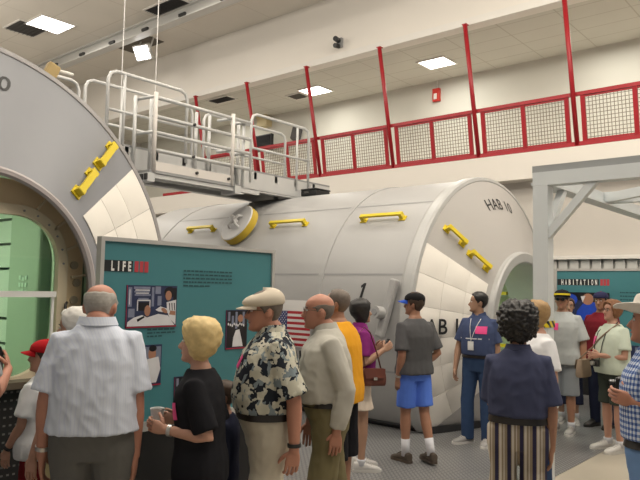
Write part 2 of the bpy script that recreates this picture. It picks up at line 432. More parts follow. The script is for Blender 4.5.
def build_module(m, length, label, shell, cap, rimm, ringm, ri, ring_d, fl_=0.0):
    t = thing('space_module', label, 'module', (m.X0 - length / 2, m.yc, 0))
    al = math.degrees(math.asin(min(1, m.hz / m.R))); a0, a1 = -al, 180 + al; N = 96
    Xe = m.X0 - length
    mb = MB()
    strip(mb, arc(m, m.X0 - 0.02, m.R, a0, a1, N), arc(m, Xe, m.R, a0, a1, N))
    strip(mb, arc(m, Xe, m.R, a0, a1, N), arc(m, Xe, m.R - 0.05, a0, a1, N))
    strip(mb, arc(m, Xe, m.R - 0.05, a0, a1, N), arc(m, m.X0 - 0.02, m.R - 0.05, a0, a1, N))
    mb.build('hull', shell, t, 'auto')
    mb = MB()                                            # far tapered end
    strip(mb, arc(m, Xe, m.R, a0, a1, N), arc(m, Xe - 0.6, m.R * 0.55, a0, a1, N))
    strip(mb, arc(m, Xe - 0.6, m.R * 0.55, a0, a1, N), arc(m, Xe - 0.6, 0.02, a0, a1, N))
    mb.build('far_end_cap', shell, t, 'auto')
    mb = MB()                                            # near tapered end cap
    rows = [[m.cone(-90 + 360 * k / N, s_) for k in range(N + 1)] for s_ in (0, 0.2, 0.4, 0.6, 0.8, 1.0)]
    for A, B in zip(rows, rows[1:]): strip(mb, A, B)
    mb.build('end_cap', cap, t, True)
    mb = MB()                                            # rim bead
    prof = [(-0.16, -0.03), (-0.16, 0.022), (-0.13, 0.034), (-0.03, 0.034), (0.008, 0.022), (0.02, -0.02), (0.0, -0.05)]
    for (x1, r1), (x2, r2) in zip(prof, prof[1:]): strip(mb, arc(m, m.X0 + x1, m.R + r1, a0, a1, N), arc(m, m.X0 + x2, m.R + r2, a0, a1, N))
    mb.build('rim', rimm, t, 'auto')
    mb = MB()                                            # hatch ring: outer lip, face, inner tunnel
    xr = m.X0 + m.dx
    prof = [(xr - 0.03, m.rr + 0.01), (xr + 0.05, m.rr), (xr + 0.07, m.rr - 0.02), (xr + 0.07, ri + 0.02), (xr + 0.05, ri), (xr - ring_d, ri + fl_), (xr - ring_d, ri + fl_ + 0.06), (xr - 0.03, m.rr + 0.01)]
    for (x1, r1), (x2, r2) in zip(prof, prof[1:]): strip(mb, arc(m, x1, r1, -90, 270, N), arc(m, x2, r2, -90, 270, N))
    mb.build('hatch_ring', ringm, t, 'auto')
    return t
def ring_band(m, X, wdt, h, name, mt, t):
    al = math.degrees(math.asin(min(1, m.hz / m.R))); mb = MB()
    prof = [(-wdt/2, -0.01), (-wdt/2, h), (wdt/2, h), (wdt/2, -0.01)]
    for (x1, r1), (x2, r2) in zip(prof, prof[1:]): strip(mb, arc(m, X + x1, m.R + r1, -al, 180 + al, 96), arc(m, X + x2, m.R + r2, -al, 180 + al, 96))
    mb.build(name, mt, t, 'auto')
def seam_line(m, X0, X1, a, name, mt, t):
    A = R_(0.012 / m.R * 57.3); da = 0.35
    MB().quad(m.cyl(X0, a - da, 0.003), m.cyl(X1, a - da, 0.003), m.cyl(X1, a + da, 0.003), m.cyl(X0, a + da, 0.003)).build(name, mt, t)
def blanket(m, a0, na, da, svals, t, off=0.0):
    """quilted pads: one mesh, each cell puffed between its seams"""
    mb = MB(); K = 5
    for i in range(na):
        for s0, s1 in zip(svals, svals[1:]):
            g = []
            for u in range(K + 1):
                row = []
                for v_ in range(K + 1):
                    uu, vv = u / K, v_ / K
                    puff = 0.008 + 0.014 * min(1, 3.2 * min(uu, 1 - uu)) ** 0.6 * min(1, 3.2 * min(vv, 1 - vv)) ** 0.6
                    row.append(m.cone(a0 + da * (i + 0.006 + 0.988 * uu), s0 + (s1 - s0) * (0.006 + 0.988 * vv), puff + off))
                g.append(row)
            b = len(mb.v); mb.v += [p for r in g for p in r]
            for u in range(K):
                for v_ in range(K):
                    mb.f.append([b+u*(K+1)+v_, b+u*(K+1)+v_+1, b+(u+1)*(K+1)+v_+1, b+(u+1)*(K+1)+v_]); mb.mi.append(0)
            edge = [g[0][v_] for v_ in range(K+1)] + [g[u][K] for u in range(1, K+1)] + [g[K][v_] for v_ in range(K-1, -1, -1)] + [g[u][0] for u in range(K-1, 0, -1)]
            low = [p - V((0.02, 0, 0)) for p in edge]
            n = len(edge); b = len(mb.v); mb.v += edge + low
            for k in range(n): mb.f.append([b+k, b+(k+1) % n, b+n+(k+1) % n, b+n+k]); mb.mi.append(0)
    o = mb.build('thermal_blanket', BLANK, t, True)
    o.data.set_sharp_from_angle(angle=R_(50))
def grab(p, q, nrm, t, w_=0.045, st=0.085, name='grab_bar'):
    p, q, nrm = V(p), V(q), V(nrm).normalized(); d = (q - p).normalized()
    mb = MB().bar(p + nrm*st, q + nrm*st, w_, 0.03, nrm)
    for e, sg in ((p, 1), (q, -1)):
        mb.bar(e - nrm*0.01 + d*0.02*sg, e + nrm*(st+0.012) + d*0.02*sg, w_ * 1.25, 0.05, d)
        mb.obox(e + d*0.02*sg + nrm*0.006, d, d.cross(nrm), nrm, 0.05, w_*0.85, 0.007)
    return mb.build(name, YEL, t)
def cone_n(m, a):
    L = math.hypot(m.dx, m.R - m.rr); r = R_(a); nr = m.dx / L
    return V(((m.R - m.rr) / L, -math.cos(r) * nr, math.sin(r) * nr))
def cyl_n(a): return V((0, -math.cos(R_(a)), math.sin(R_(a))))
def lettering(txt, size, fn, t, name='lettering', bold=0.012, shear=0.0, sx=1.0, mt=None, spread=1.0):
    vs, fs, wd = text_flat(txt, size, bold, shear, sx)
    mb = MB(); mb.add([fn(x, y, wd) for x, y in vs], fs)
    return mb.build(name, mt or INK, t)

# --- farther module (HAB 10)
hull_m = mat('module_hull_paint', (0.40, 0.395, 0.39), 0.42, var=0.06, vscale=0.7)
cap_m = mat('module_cap_paint', (0.45, 0.43, 0.41), 0.45, var=0.05, vscale=0.9)
ring_m = mat('module_ring_paint', (0.46, 0.46, 0.45), 0.4, 0.1, var=0.05)
habt = build_module(HAB, 6.5, 'long pale grey space module with yellow grab bars, a flag and HAB 10 lettering', hull_m, cap_m, ring_m, ring_m, 0.90, 0.55)
ring_band(HAB, -5.85, 0.085, 0.012, 'hull_band', hull_m, habt)
ring_band(HAB, -9.9, 0.085, 0.012, 'hull_band', hull_m, habt)
for a_ in (52.5, 19.0, 85.0, -14.0):
    for (u0, u1) in ((-4.55, -5.80), (-5.90, -9.85)): seam_line(HAB, u0, u1, a_, 'hull_seam', SEAM, habt)
mb = MB()
al = math.degrees(math.asin(HAB.hz / HAB.R))
strip(mb, [HAB.cyl(-4.38, -al, 0.03), HAB.cyl(-10.9, -al, 0.03)], [HAB.cyl(-4.38, -al + 2.6, 0.03), HAB.cyl(-10.9, -al + 2.6, 0.03)])
strip(mb, [HAB.cyl(-4.38, -al + 2.6, 0.03), HAB.cyl(-10.9, -al + 2.6, 0.03)], [HAB.cyl(-4.38, -al + 2.6, -0.01), HAB.cyl(-10.9, -al + 2.6, -0.01)])
mb.build('rubber_skirt', RUB, habt)
mb = MB()                                                # skirt round the foot of the end cap
pts = []
for k in range(13):
    s_ = 0.0 + k * 0.06
    r = HAB.R + (HAB.rr - HAB.R) * s_
    if r > HAB.hz: pts.append(V((HAB.X0 + HAB.dx * s_ + 0.06, HAB.yc - math.sqrt(r * r - HAB.hz ** 2) - 0.02, 0.0)))
top = [p + V((0.0, 0.0, 0.085)) for p in pts]
strip(mb, pts, top); strip(mb, top, [p - V((0.06, -0.05, 0)) for p in top])
mb.build('rubber_skirt', RUB, habt)
blanket(HAB, -36.5, 6, 11.35, (0.03, 0.36, 0.66, 0.93), habt)
for (s0, s1, a_) in ((0.17, 0.45, 42.0), (0.56, 0.85, 40.4)): grab(HAB.cone(a_, s0), HAB.cone(a_, s1), cone_n(HAB, a_), habt, 0.05)
for (u0, u1) in ((-9.24, -8.6), (-7.24, -6.54), (-5.5, -4.83)): grab(HAB.cyl(u0, 43), HAB.cyl(u1, 43), cyl_n(43), habt, 0.05)
Ls = math.hypot(HAB.dx, HAB.R - HAB.rr)
def hab_top(x, y, wd):
    s_ = 0.42 - y / Ls; r = HAB.R + (HAB.rr - HAB.R) * 0.38
    return HAB.cone(75.0 + math.degrees(x / r), s_, 0.005)
lettering('HAB 10', 0.17, hab_top, habt, bold=0.006)
def hab_side(x, y, wd):
    s_ = 0.012 + x / Ls; r = HAB.R + (HAB.rr - HAB.R) * s_
    return HAB.cone(-1.0 + math.degrees(y / r), s_, 0.046)
lettering('HAB 10', 0.18, hab_side, habt, bold=0.014, sx=1.0)
one = [(0.045, 0.0), (0.085, 0.0), (0.125, 0.19), (0.09, 0.19), (0.045, 0.155), (0.052, 0.125), (0.078, 0.142)]
MB().add([HAB.cyl(-5.19 + x, 10.6 + math.degrees(y / HAB.R), 0.005) for x, y in one], [(0, 1, 2, 6), (2, 3, 4, 5, 6)]).build('lettering', INK, habt)
# flag with its white backing board, curved on the hull
FR = mat('flag_red', (0.42, 0.02, 0.03), 0.6); FW = mat('flag_white', (0.72, 0.70, 0.68), 0.6); FB = mat('flag_blue', (0.03, 0.045, 0.17), 0.6)
fx0, fx1, fa0, fa1 = -6.64, -5.93, -8.0, 4.8
def patch(m, x0, x1, a0, a1, off, mb, n=4):
    strip(mb, [m.cyl(x0, a0 + (a1-a0)*k/n, off) for k in range(n+1)], [m.cyl(x1, a0 + (a1-a0)*k/n, off) for k in range(n+1)])
mb = MB(); patch(HAB, -6.72, -5.93, -8.5, 8.9, 0.006, mb, 10); mb.build('flag_backing', FW, habt)
mb = MB()
for k in range(13):
    mb.mat(0 if k % 2 == 0 else 1)
    h = (fa1 - fa0) / 13; top_ = fa1 - k * h
    patch(HAB, fx0 if k > 6 else fx0 + 0.29, fx1, top_ - h, top_, 0.011, mb, 2)
mb.mat(2); patch(HAB, fx0, fx0 + 0.29, fa1 - 7 * (fa1 - fa0) / 13, fa1, 0.011, mb, 6)
mb.mat(1)
for r in range(9):
    for c_ in range(6 if r % 2 == 0 else 5):
        xx = fx0 + 0.029 + (c_ + (0.5 if r % 2 else 0)) * 0.0475; aa = fa1 - (r + 0.75) * 0.70
        pts = []
        for k in range(10):
            rad = 0.0125 if k % 2 == 0 else 0.005; an = PI/2 + k * PI / 5
            pts.append(HAB.cyl(xx + rad * math.cos(an), aa + math.degrees(rad * math.sin(an) / HAB.R), 0.014))
        mb.add(pts, [tuple(range(10))])
mb.build('flag', [FR, FW, FB], habt)
# round port cover with yellow edge
n_ = V((-0.12, -0.84, 0.52)).normalized(); cpos = HAB.cyl(-7.86, 42.5)
MB().cyl(cpos - n_*0.10, cpos + n_*0.05, 0.22, 24).build('port_collar', hull_m, habt, 'auto')
MB().cyl(cpos + n_*0.05, cpos + n_*0.17, 0.345, 36).build('port_cover', mat('yellow_edge', (0.55, 0.38, 0.03), 0.5), habt, 'auto')
MB().cyl(cpos + n_*0.17, cpos + n_*0.185, 0.340, 36, 0.33).build('port_face', mat('port_white', (0.66, 0.65, 0.64), 0.45), habt, 'auto')
sx_ = (V((1, 0, 0)) - n_ * n_.x).normalized(); sy_ = n_.cross(sx_)
o_ = cpos + n_*0.19
MB().tube([o_ + sx_*-0.16 + sy_*0.14, o_ + sx_*-0.13 + sy_*0.11 + n_*0.06, o_ + sx_*0.12 + sy_*-0.10 + n_*0.06, o_ + sx_*0.15 + sy_*-0.12], 0.022, 8) \
    .tube([o_ + sx_*-0.10 + sy_*-0.10, o_ + sx_*-0.09 + sy_*-0.09 + n_*0.06, o_ + sx_*0.07 + sy_*0.08 + n_*0.06, o_ + sx_*0.09 + sy_*0.10], 0.022, 8).cyl(o_, o_ + n_*0.07, 0.045, 12).build('port_handle', FW, habt, 'auto')
# folded strut beside the end cap
pa, pb = HAB.cyl(-4.58, 16.5, 0.09), HAB.cyl(-4.72, -2, 0.12)
MB().bar(pa, pb, 0.10, 0.10, cyl_n(4)).build('strut', hull_m, habt, bevel=0.02)
pc = HAB.cyl(-4.70, 5.5, 0.17)
MB().cyl(pc - cyl_n(6)*0.04 , pc + cyl_n(6)*0.10, 0.075, 24).build('strut_pivot', hull_m, habt, 'auto')
MB().cyl(pc + cyl_n(6)*0.10, pc + cyl_n(6)*0.108, 0.04, 16).build('pivot_bolt', SEAM, habt)
# inside of the farther module seen through its open hatch
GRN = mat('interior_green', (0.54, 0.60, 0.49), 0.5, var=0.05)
GRND = mat('interior_dark_green', (0.22, 0.32, 0.20), 0.5, var=0.05)  # deeper green for the door jamb
def liner(x0, x1, y0, y1, z0, z1, t, mt, cut=None):
    mb = MB().box((x0, y1, z0), (x1, y1 + 0.03, z1)).box((x0, y0 - 0.03, z0), (x1, y0, z1)).box((x0, y0, z1), (x1, y1, z1 + 0.03)) \
        .box((x0, y0, z0 - 0.03), (x1, y1, z0)).box((x0 - 0.03, y0, z0), (x0, y1, z1))
    return mb.build('interior_liner', mt, t)
liner(-8.2, -4.45, 7.75, 10.0, 0.42, 2.35, habt, GRN)
mb = MB()
for k in range(5):
    xx = -4.7 - k * 0.6
    mb.box((xx - 0.04, 9.75, 0.5), (xx, 9.83, 2.3))
for zz in (0.9, 1.3, 1.7, 2.1): mb.box((-7.4, 9.74, zz), (-4.5, 9.80, zz + 0.05))
mb.bar((-4.7, 9.76, 0.9), (-5.3, 9.76, 1.7), 0.04, 0.04).bar((-5.3, 9.76, 1.3), (-4.7, 9.76, 2.1), 0.04, 0.04)
mb.build('interior_frame', YEL, habt)
MB().box((-7.5, 8.3, 2.30), (-4.8, 8.6, 2.34)).build('interior_lamp', mat('interior_lamp', (0.8, 0.9, 0.7), 0.5, emit=(0.9, 1.0, 0.82), estr=3.0), habt)
MB().cyl((-3.86, 9.72, 2.05), (-3.84, 9.72, 2.05), 0.02, 8).build('latch', dark, habt)

# --- nearer module
lcap = mat('near_cap_paint', (0.235, 0.24, 0.26), 0.42, var=0.06, vscale=1.5)
lrim = mat('near_rim_paint', (0.30, 0.285, 0.285), 0.42, var=0.04)
lring = mat('near_ring_paint', (0.38, 0.34, 0.335), 0.42, var=0.04)
labt = build_module(LAB, 6.5, 'large grey space module filling the left, with a green-lit hatch window', lcap, lcap, lrim, lring, 0.93, 0.18, 0.11)
blanket(LAB, 143.0, 6, 12.0, (0.03, 0.34, 0.60, 0.88), labt)
for (s0, s1) in ((0.11, 0.40), (0.52, 0.80)): grab(LAB.cone(134.3, s0), LAB.cone(134.3, s1), cone_n(LAB, 134.3), labt, 0.06, 0.06)
Ll = math.hypot(LAB.dx, LAB.R - LAB.rr)
def lab_top(x, y, wd):
    s_ = 0.36 - y / Ll; r = LAB.R + (LAB.rr - LAB.R) * 0.32
    return LAB.cone(101.6 - math.degrees((wd - x) / r), s_, 0.005)
lettering('LAB 10', 0.155, lab_top, labt, bold=0.012, shear=0.15)
# lifting lug on the rim
LUGA = 112
pl = LAB.cyl(LAB.X0 - 0.08, LUGA, 0.02); nl = cyl_n(LUGA)
MB().obox(pl + nl*0.06, (1, 0, 0), nl.cross(V((1, 0, 0))), nl, 0.04, 0.06, 0.09).build('lifting_lug', mat('tan_bracket', (0.42, 0.30, 0.12), 0.6), labt, bevel=0.02)
MB().cyl(pl + nl*0.10, pl + nl*0.10 + V((0.0, 0.20, 0.0)), 0.018, 8).build('lug_pin', TRIMW, labt)
# tan hatch bulkhead with the rounded window
TAN = mat('tan_bulkhead', (0.68, 0.52, 0.32), 0.55, var=0.06, vscale=3)
TANL = mat('window_frame_tan', (0.70, 0.59, 0.42), 0.5, var=0.05)
HX = -5.40
wy, wz, ww, wh, wr = 2.16, 1.635, 0.74, 0.655, 0.38
def rrect(X, g):
    out = []; n = 12; W, H, r = ww + g, wh + g, wr + g
    for (cx, cz, a0) in ((W - r, H - r, 0), (-(W - r), H - r, 90), (-(W - r), -(H - r) , 180), (W - r, -(H - r), 270)):
        rr_ = r
        for k in range(n):
            a = R_(a0 + 90 * k / (n - 1)); out.append(V((X, wy + cx + rr_*math.cos(a), wz + cz + rr_*math.sin(a))))
    return out
inner = rrect(HX, 0.075)
outer = []
for p in inner:
    d = V((0, p.y - wy, p.z - wz)); d.normalize()
    # meet the circle of the ring
    ox, oz = wy - LAB.yc, wz - LAB.hz
    bq = ox * d.y + oz * d.z; cq = ox*ox + oz*oz - 1.05**2
    tt = -bq + math.sqrt(bq*bq - cq)
    tt = max(tt, (p - V((HX, wy, wz))).length + 0.004)
    outer.append(V((HX, wy + d.y*tt, wz + d.z*tt)))
mb = MB()
strip(mb, inner + inner[:1], outer + outer[:1]); strip(mb, [p - V((0.04, 0, 0)) for p in inner + inner[:1]], inner + inner[:1])
mb.build('bulkhead', TAN, labt)
mb = MB()
i0, i1 = rrect(HX + 0.025, 0.0), rrect(HX + 0.025, 0.085); i2 = rrect(HX - 0.05, 0.0)
strip(mb, i0 + i0[:1], i1 + i1[:1]); strip(mb, i2 + i2[:1], i0 + i0[:1]); i3 = rrect(HX, 0.085); strip(mb, i1 + i1[:1], i3 + i3[:1])
mb.build('window_frame', TANL, labt, 'auto')
for k in range(0, 48, 2):
    p = rrect(HX + 0.025, 0.042)[k]; MB().cyl(p, p + V((0.008, 0, 0)), 0.009, 8).build('frame_bolt', SEAM, labt)
mb = MB()
for a_ in (128, 142, 155, 170, 100, 84):
    p = LAB.pt(HX + 0.01, a_, 0.90); q2 = LAB.pt(HX + 0.01, a_, 1.04)
    MB().bar(p, q2, 0.018, 0.03, (1, 0, 0)).build('stiffener', TANL, labt)
for (yy, zz) in ((3.05, 1.90), (3.08, 1.75), (3.06, 1.60)): MB().cyl((HX, yy, zz), (HX + 0.02, yy, zz), 0.035, 16).build('round_cover', mat('rivet_grey', (0.42, 0.36, 0.26), 0.4, 0.3), labt, 'auto')
MB().cyl((HX, 3.06, 1.42), (HX + 0.06, 3.06, 1.42), 0.085, 24).build('valve', mat('valve_dark', (0.05, 0.05, 0.06), 0.4), labt, 'auto')
MB().tube([(HX + 0.02, 2.99, 1.58), (HX + 0.06, 2.96, 1.56), (HX + 0.06, 2.96, 1.38), (HX + 0.02, 2.98, 1.34)], 0.012, 8).build('pull_handle', dark, labt, True)
glass = mat('hatch_glass', (0.9, 1.0, 0.92), 0.02)
nt, b, new = nodes(glass)
tr = new('ShaderNodeBsdfTransparent'); tr.inputs[0].default_value = (0.90, 0.97, 0.90, 1)
gl = new('ShaderNodeBsdfGlossy'); gl.inputs['Roughness'].default_value = 0.03
fz = new('ShaderNodeFresnel'); fz.inputs[0].default_value = 1.45
ms = new('ShaderNodeMixShader')
nt.links.new(fz.outputs[0], ms.inputs[0]); nt.links.new(tr.outputs[0], ms.inputs[1]); nt.links.new(gl.outputs[0], ms.inputs[2])
nt.links.new(ms.outputs[0], nt.nodes['Material Output'].inputs[0])
g0, g1 = rrect(HX - 0.035, -0.001), rrect(HX - 0.045, -0.001)
MB().loft([g0, g1]).build('window_pane', glass, labt)
# green-lit interior
liner(-9.6, -5.74, 0.9, 3.50, 0.80, 2.75, labt, GRN)
t0_, t1_ = rrect(-5.45, 0.09), rrect(-5.75, 0.14)
MB().loft([t0_, t1_, rrect(-5.75, 0.17), rrect(-5.45, 0.12)], caps=False, closed=True).build('hatch_throat', GRN, labt, 'auto')
mb = MB()
for k in range(7):
    zz = 0.86 + k * 0.26; mb.box((-8.0, 3.24, zz), (-6.80, 3.48, zz + 0.23))
mb.build('rack_drawer', mat('rack_white_green', (0.66, 0.70, 0.62), 0.5), labt)
mb = MB()
for k in range(7): mb.box((-6.97, 3.222, 0.86 + k * 0.26 + 0.08), (-6.89, 3.24, 0.86 + k * 0.26 + 0.13))
mb.build('rack_latch', black, labt)
MB().box((-6.74, 3.10, 0.82), (-6.12, 3.48, 2.56)).build('interior_door', mat('door_green', (0.40, 0.46, 0.36), 0.45, var=0.04), labt, bevel=0.03)
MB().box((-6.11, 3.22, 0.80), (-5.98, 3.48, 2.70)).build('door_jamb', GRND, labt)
mb = MB(); cz, cx = 1.72, -6.40
for (dx_, dz_) in ((0,.06),(0,-.06),(.06,0),(-.06,0),(.06,.07),(-.06,.07),(.06,-.07),(-.06,-.07),(0,0)):
    mb.box((cx + dx_ - .02, 3.09, cz + dz_ - .02), (cx + dx_ + .02, 3.10, cz + dz_ + .02))
mb.build('door_emblem', mat('emblem_white', (0.6, 0.7, 0.6)), labt)
MB().box((-8.0, 1.6, 2.66), (-5.95, 2.1, 2.72)).build('interior_lamp', MATS['interior_lamp'], labt)
area('interior_light', (-7.0, 1.85, 2.65), 1.8, 0.5, 20, (0.88, 1.0, 0.80))
area('interior_light', (-5.9, 8.45, 2.28), 2.2, 0.4, 20, (0.84, 1.0, 0.72))

# ------------------------------------------------------------------ step platform and handrail below the near hatch
PERF = mat('perforated_steel', (0.035, 0.034, 0.034), 0.45, 0.3)
nt, b, new = nodes(PERF)
ax = axes(nt)
u = math_node(nt, 'FRACT', math_node(nt, 'DIVIDE', ax[1], 0.045)); v_ = math_node(nt, 'FRACT', math_node(nt, 'DIVIDE', ax[2], 0.06))
dd = math_node(nt, 'MULTIPLY', math_node(nt, 'LESS_THAN', math_node(nt, 'ABSOLUTE', math_node(nt, 'SUBTRACT', u, 0.5)), 0.22), math_node(nt, 'LESS_THAN', math_node(nt, 'ABSOLUTE', math_node(nt, 'SUBTRACT', v_, 0.5)), 0.12))
nt.links.new(mix_col(nt, dd, (0.03, 0.029, 0.029), (0.20, 0.19, 0.18)), b.inputs['Base Color'])
st = thing('access_platform', 'dark perforated steel platform below the green hatch window', 'platform', (-5.0, 1.4, 0))
MB().box((-5.06, -0.4, 0.006), (-4.98, 2.86, 0.96)).build('front_plate', PERF, st)
MB().box((-5.06, -0.45, 0.96), (-4.90, 2.92, 1.01)).build('top_edge', mat('platform_brown', (0.10, 0.075, 0.05), 0.6), st)
MB().box((-5.06, 2.87, 0.006), (-4.94, 2.93, 0.96)).build('end_post', dark, st)
hr = thing('handrail', 'white horizontal handrail crossing the green hatch window', 'handrail', (-5.0, 1.5, 1.015))
MB().bar((-5.0, -0.4, 1.655), (-5.0, 2.68, 1.655), 0.04, 0.045).build('rail', FW, hr)
MB().bar((-5.0, -0.35, 1.015), (-5.0, -0.35, 1.64), 0.02, 0.02).build('rail_post', FW, hr)
MB().bar((-5.0, 2.66, 1.015), (-5.0, 2.66, 1.64), 0.02, 0.02).build('rail_post', FW, hr)
# ------------------------------------------------------------------ display boards
TEAL = mat('teal_panel', (0.055, 0.205, 0.232), 0.45, var=0.04, vscale=2)
ALU = mat('aluminium_frame', (0.50, 0.49, 0.47), 0.4, 0.3)
BASE = mat('board_base_black', (0.012, 0.012, 0.013), 0.5)
RMARK = mat('header_red', (0.45, 0.045, 0.06), 0.5)
HBLK = mat('header_black', (0.010, 0.012, 0.015), 0.5)
HWHT = mat('header_white', (0.75, 0.75, 0.72), 0.5)
FINE = mat('fine_print', (0.018, 0.07, 0.08), 0.5)
PM = [mat('print_navy', (0.025, 0.035, 0.09), 0.35, var=0.3, vscale=14), mat('print_pale', (0.66, 0.66, 0.68), 0.35, var=0.12, vscale=10), mat('print_skin', (0.38, 0.19, 0.12), 0.35),
      mat('print_black', (0.008, 0.008, 0.012), 0.35), mat('print_steel', (0.20, 0.22, 0.30), 0.35, var=0.3, vscale=20), mat('print_red', (0.32, 0.02, 0.05), 0.35), mat('print_blue', (0.02, 0.07, 0.50), 0.35, var=0.25, vscale=12)]
class Face:
    """a flat board face: (u,v) metres from its top left corner, v downwards"""
    def __init__(s, o, ux, n): s.o, s.ux, s.n = V(o), V(ux).normalized(), V(n).normalized()
    def p(s, u, v, off=0.0): return s.o + s.ux*u + V((0, 0, -v)) + s.n*off
    def rect(s, mb, u0, v0, u1, v1, off): return mb.quad(s.p(u0, v1, off), s.p(u1, v1, off), s.p(u1, v0, off), s.p(u0, v0, off))
    def slab(s, mb, u0, v0, u1, v1, off):
        a = [s.p(u, v, o_) for o_ in (0, off) for (u, v) in ((u0, v0), (u1, v0), (u1, v1), (u0, v1))]
        return mb.add(a, [(3,2,1,0),(4,5,6,7),(0,1,5,4),(1,2,6,5),(2,3,7,6),(3,0,4,7)])
    def blob(s, mb, u, v, ru, rv, off, n=14, rot=0.0, e=1.0):
        pts = []
        for k in range(n):
            a = 2*PI*k/n; x, y = ru*math.cos(a), rv*math.sin(a)
            pts.append(s.p(u + x*math.cos(rot) - y*math.sin(rot), v + x*math.sin(rot) + y*math.cos(rot), off))
        return mb.add(pts, [tuple(range(n))])
    def poly(s, mb, pts, off): return mb.add([s.p(u, v, off) for u, v in pts], [tuple(range(len(pts)))])
    def text(s, txt, size, u, v, off, t, mt, sx=1.0, bold=0.01, name='header_lettering', width=None):
        vs, fs, wd = text_flat(txt, size, bold, 0, sx)
        k = 1.0 if width is None else width / wd
        return MB().add([s.p(u + x*k, v - y, off) for x, y in vs], fs).build(name, mt, t)
def crew_print(F, t, u, v, w_, h, kind):
    mb = MB(); F.slab(mb, u, v, u + w_, v + h, 0.006)
    mb.mat(5); F.rect(mb, u, v + h*0.965, u + w_, v + h, 0.0066); F.rect(mb, u, v, u + w_*0.012, v + h, 0.0066)
    X = lambda a: u + a*w_
    Y = lambda a: v + a*h
    if kind == 0:                                       # crew member reclining among racks, another leaning in
        mb.mat(4)
        for (a, b_, c, d) in ((.03,.05,.10,.5),(.13,.03,.45,.09),(.14,.13,.44,.17),(.15,.20,.46,.25),(.48,.04,.53,.5),(.55,.02,.66,.2),(.04,.55,.16,.75),(.6,.25,.68,.48),(.22,.3,.42,.36)):
            F.rect(mb, X(a), Y(b_), X(c), Y(d), 0.0068)
        mb.mat(1)
        for (a, b_, c, d) in ((.16,.10,.44,.125),(.17,.175,.42,.195),(.05,.1,.065,.45),(.2,.34,.22,.6),(.44,.34,.46,.6),(.2,.34,.46,.37)): F.rect(mb, X(a), Y(b_), X(c), Y(d), 0.0072)
        mb.mat(3); F.rect(mb, X(.23), Y(.40), X(.43), Y(.60), 0.0074); F.blob(mb, X(.84), Y(.16), .11*w_, .14*h, 0.0074); F.rect(mb, X(.92), Y(.05), X(.99), Y(.35), 0.0073)
        mb.mat(2); F.blob(mb, X(.82), Y(.24), .065*w_, .12*h, 0.0078); F.blob(mb, X(.405), Y(.60), .06*w_, .13*h, 0.0078); F.blob(mb, X(.74), Y(.60), .07*w_, .05*h, 0.0092, rot=.5); F.poly(mb, [(X(.86), Y(.6)), (X(.97), Y(.62)), (X(.97), Y(.72)), (X(.84), Y(.7))], 0.0092)
        mb.mat(1); F.poly(mb, [(X(.02), Y(.96)), (X(.03), Y(.86)), (X(.14), Y(.76)), (X(.30), Y(.70)), (X(.40), Y(.76)), (X(.62), Y(.68)), (X(.82), Y(.72)), (X(.96), Y(.96))], 0.0082)
        F.poly(mb, [(X(.78), Y(.40)), (X(.98), Y(.34)), (X(.98), Y(.95)), (X(.86), Y(.80)), (X(.80), Y(.62))], 0.0086); F.poly(mb, [(X(.56), Y(.58)), (X(.66), Y(.50)), (X(.86), Y(.58)), (X(.82), Y(.66)), (X(.62), Y(.62))], 0.0088)
        mb.mat(3)
        for k in range(3): F.poly(mb, [(X(.83 + .05*k), Y(.42)), (X(.85 + .05*k), Y(.42)), (X(.86 + .05*k), Y(.60)), (X(.845 + .05*k), Y(.60))], 0.0095)
        F.poly(mb, [(X(.20), Y(.80)), (X(.34), Y(.72)), (X(.35), Y(.76)), (X(.22), Y(.86))], 0.0095)
    elif kind == 1:                                     # standing figure in pale suit, dark background
        mb.mat(3); F.rect(mb, X(.04), Y(.02), X(.98), Y(.95), 0.0068)
        mb.mat(4)
        for k in range(5): F.rect(mb, X(.08 + .17*k), Y(.05 + .1*(k % 2)), X(.18 + .17*k), Y(.28 + .1*(k % 3)), 0.0072)
        mb.mat(1)
        for k in range(9): F.blob(mb, X(.1 + .09*k), Y(.36 + .02*(k % 3)), .035*w_, .035*h, 0.0076, 8)
        F.poly(mb, [(X(.45), Y(.52)), (X(.62), Y(.50)), (X(.72), Y(.72)), (X(.80), Y(.94)), (X(.30), Y(.94)), (X(.34), Y(.70))], 0.008)
        mb.mat(2); F.blob(mb, X(.66), Y(.22), .13*w_, .10*h, 0.008)
    elif kind == 2:                                     # figure turning towards a bright unit
        mb.mat(4); F.rect(mb, X(.3), Y(.05), X(.96), Y(.5), 0.0068)
        mb.mat(2); F.blob(mb, X(.60), Y(.22), .16*w_, .17*h, 0.0074); F.blob(mb, X(.45), Y(.50), .12*w_, .16*h, 0.0074)
        mb.mat(1); F.poly(mb, [(X(.30), Y(.36)), (X(.86), Y(.30)), (X(.96), Y(.60)), (X(.80), Y(.93)), (X(.20), Y(.93))], 0.0078); mb.mat(3); F.blob(mb, X(.62), Y(.09), .16*w_, .08*h, 0.008)
    elif kind == 3:                                     # blue-suited crew asleep in bags
        mb.mat(3); F.rect(mb, X(.0), Y(.0), X(1), Y(.24), 0.0068); F.rect(mb, X(.55), Y(.0), X(1), Y(.4), 0.0069)
        mb.mat(4); F.rect(mb, X(.62), Y(.1), X(.95), Y(.2), 0.007); F.rect(mb, X(.05), Y(.75), X(.3), Y(.93), 0.007)
        mb.mat(6); F.blob(mb, X(.18), Y(.22), .15*w_, .17*h, 0.0074); F.poly(mb, [(X(.26), Y(.90)), (X(.32), Y(.55)), (X(.44), Y(.34)), (X(.62), Y(.26)), (X(.80), Y(.36)), (X(.92), Y(.70)), (X(.84), Y(.94))], 0.0076); F.blob(mb, X(.74), Y(.50), .18*w_, .22*h, 0.0079, rot=.5)
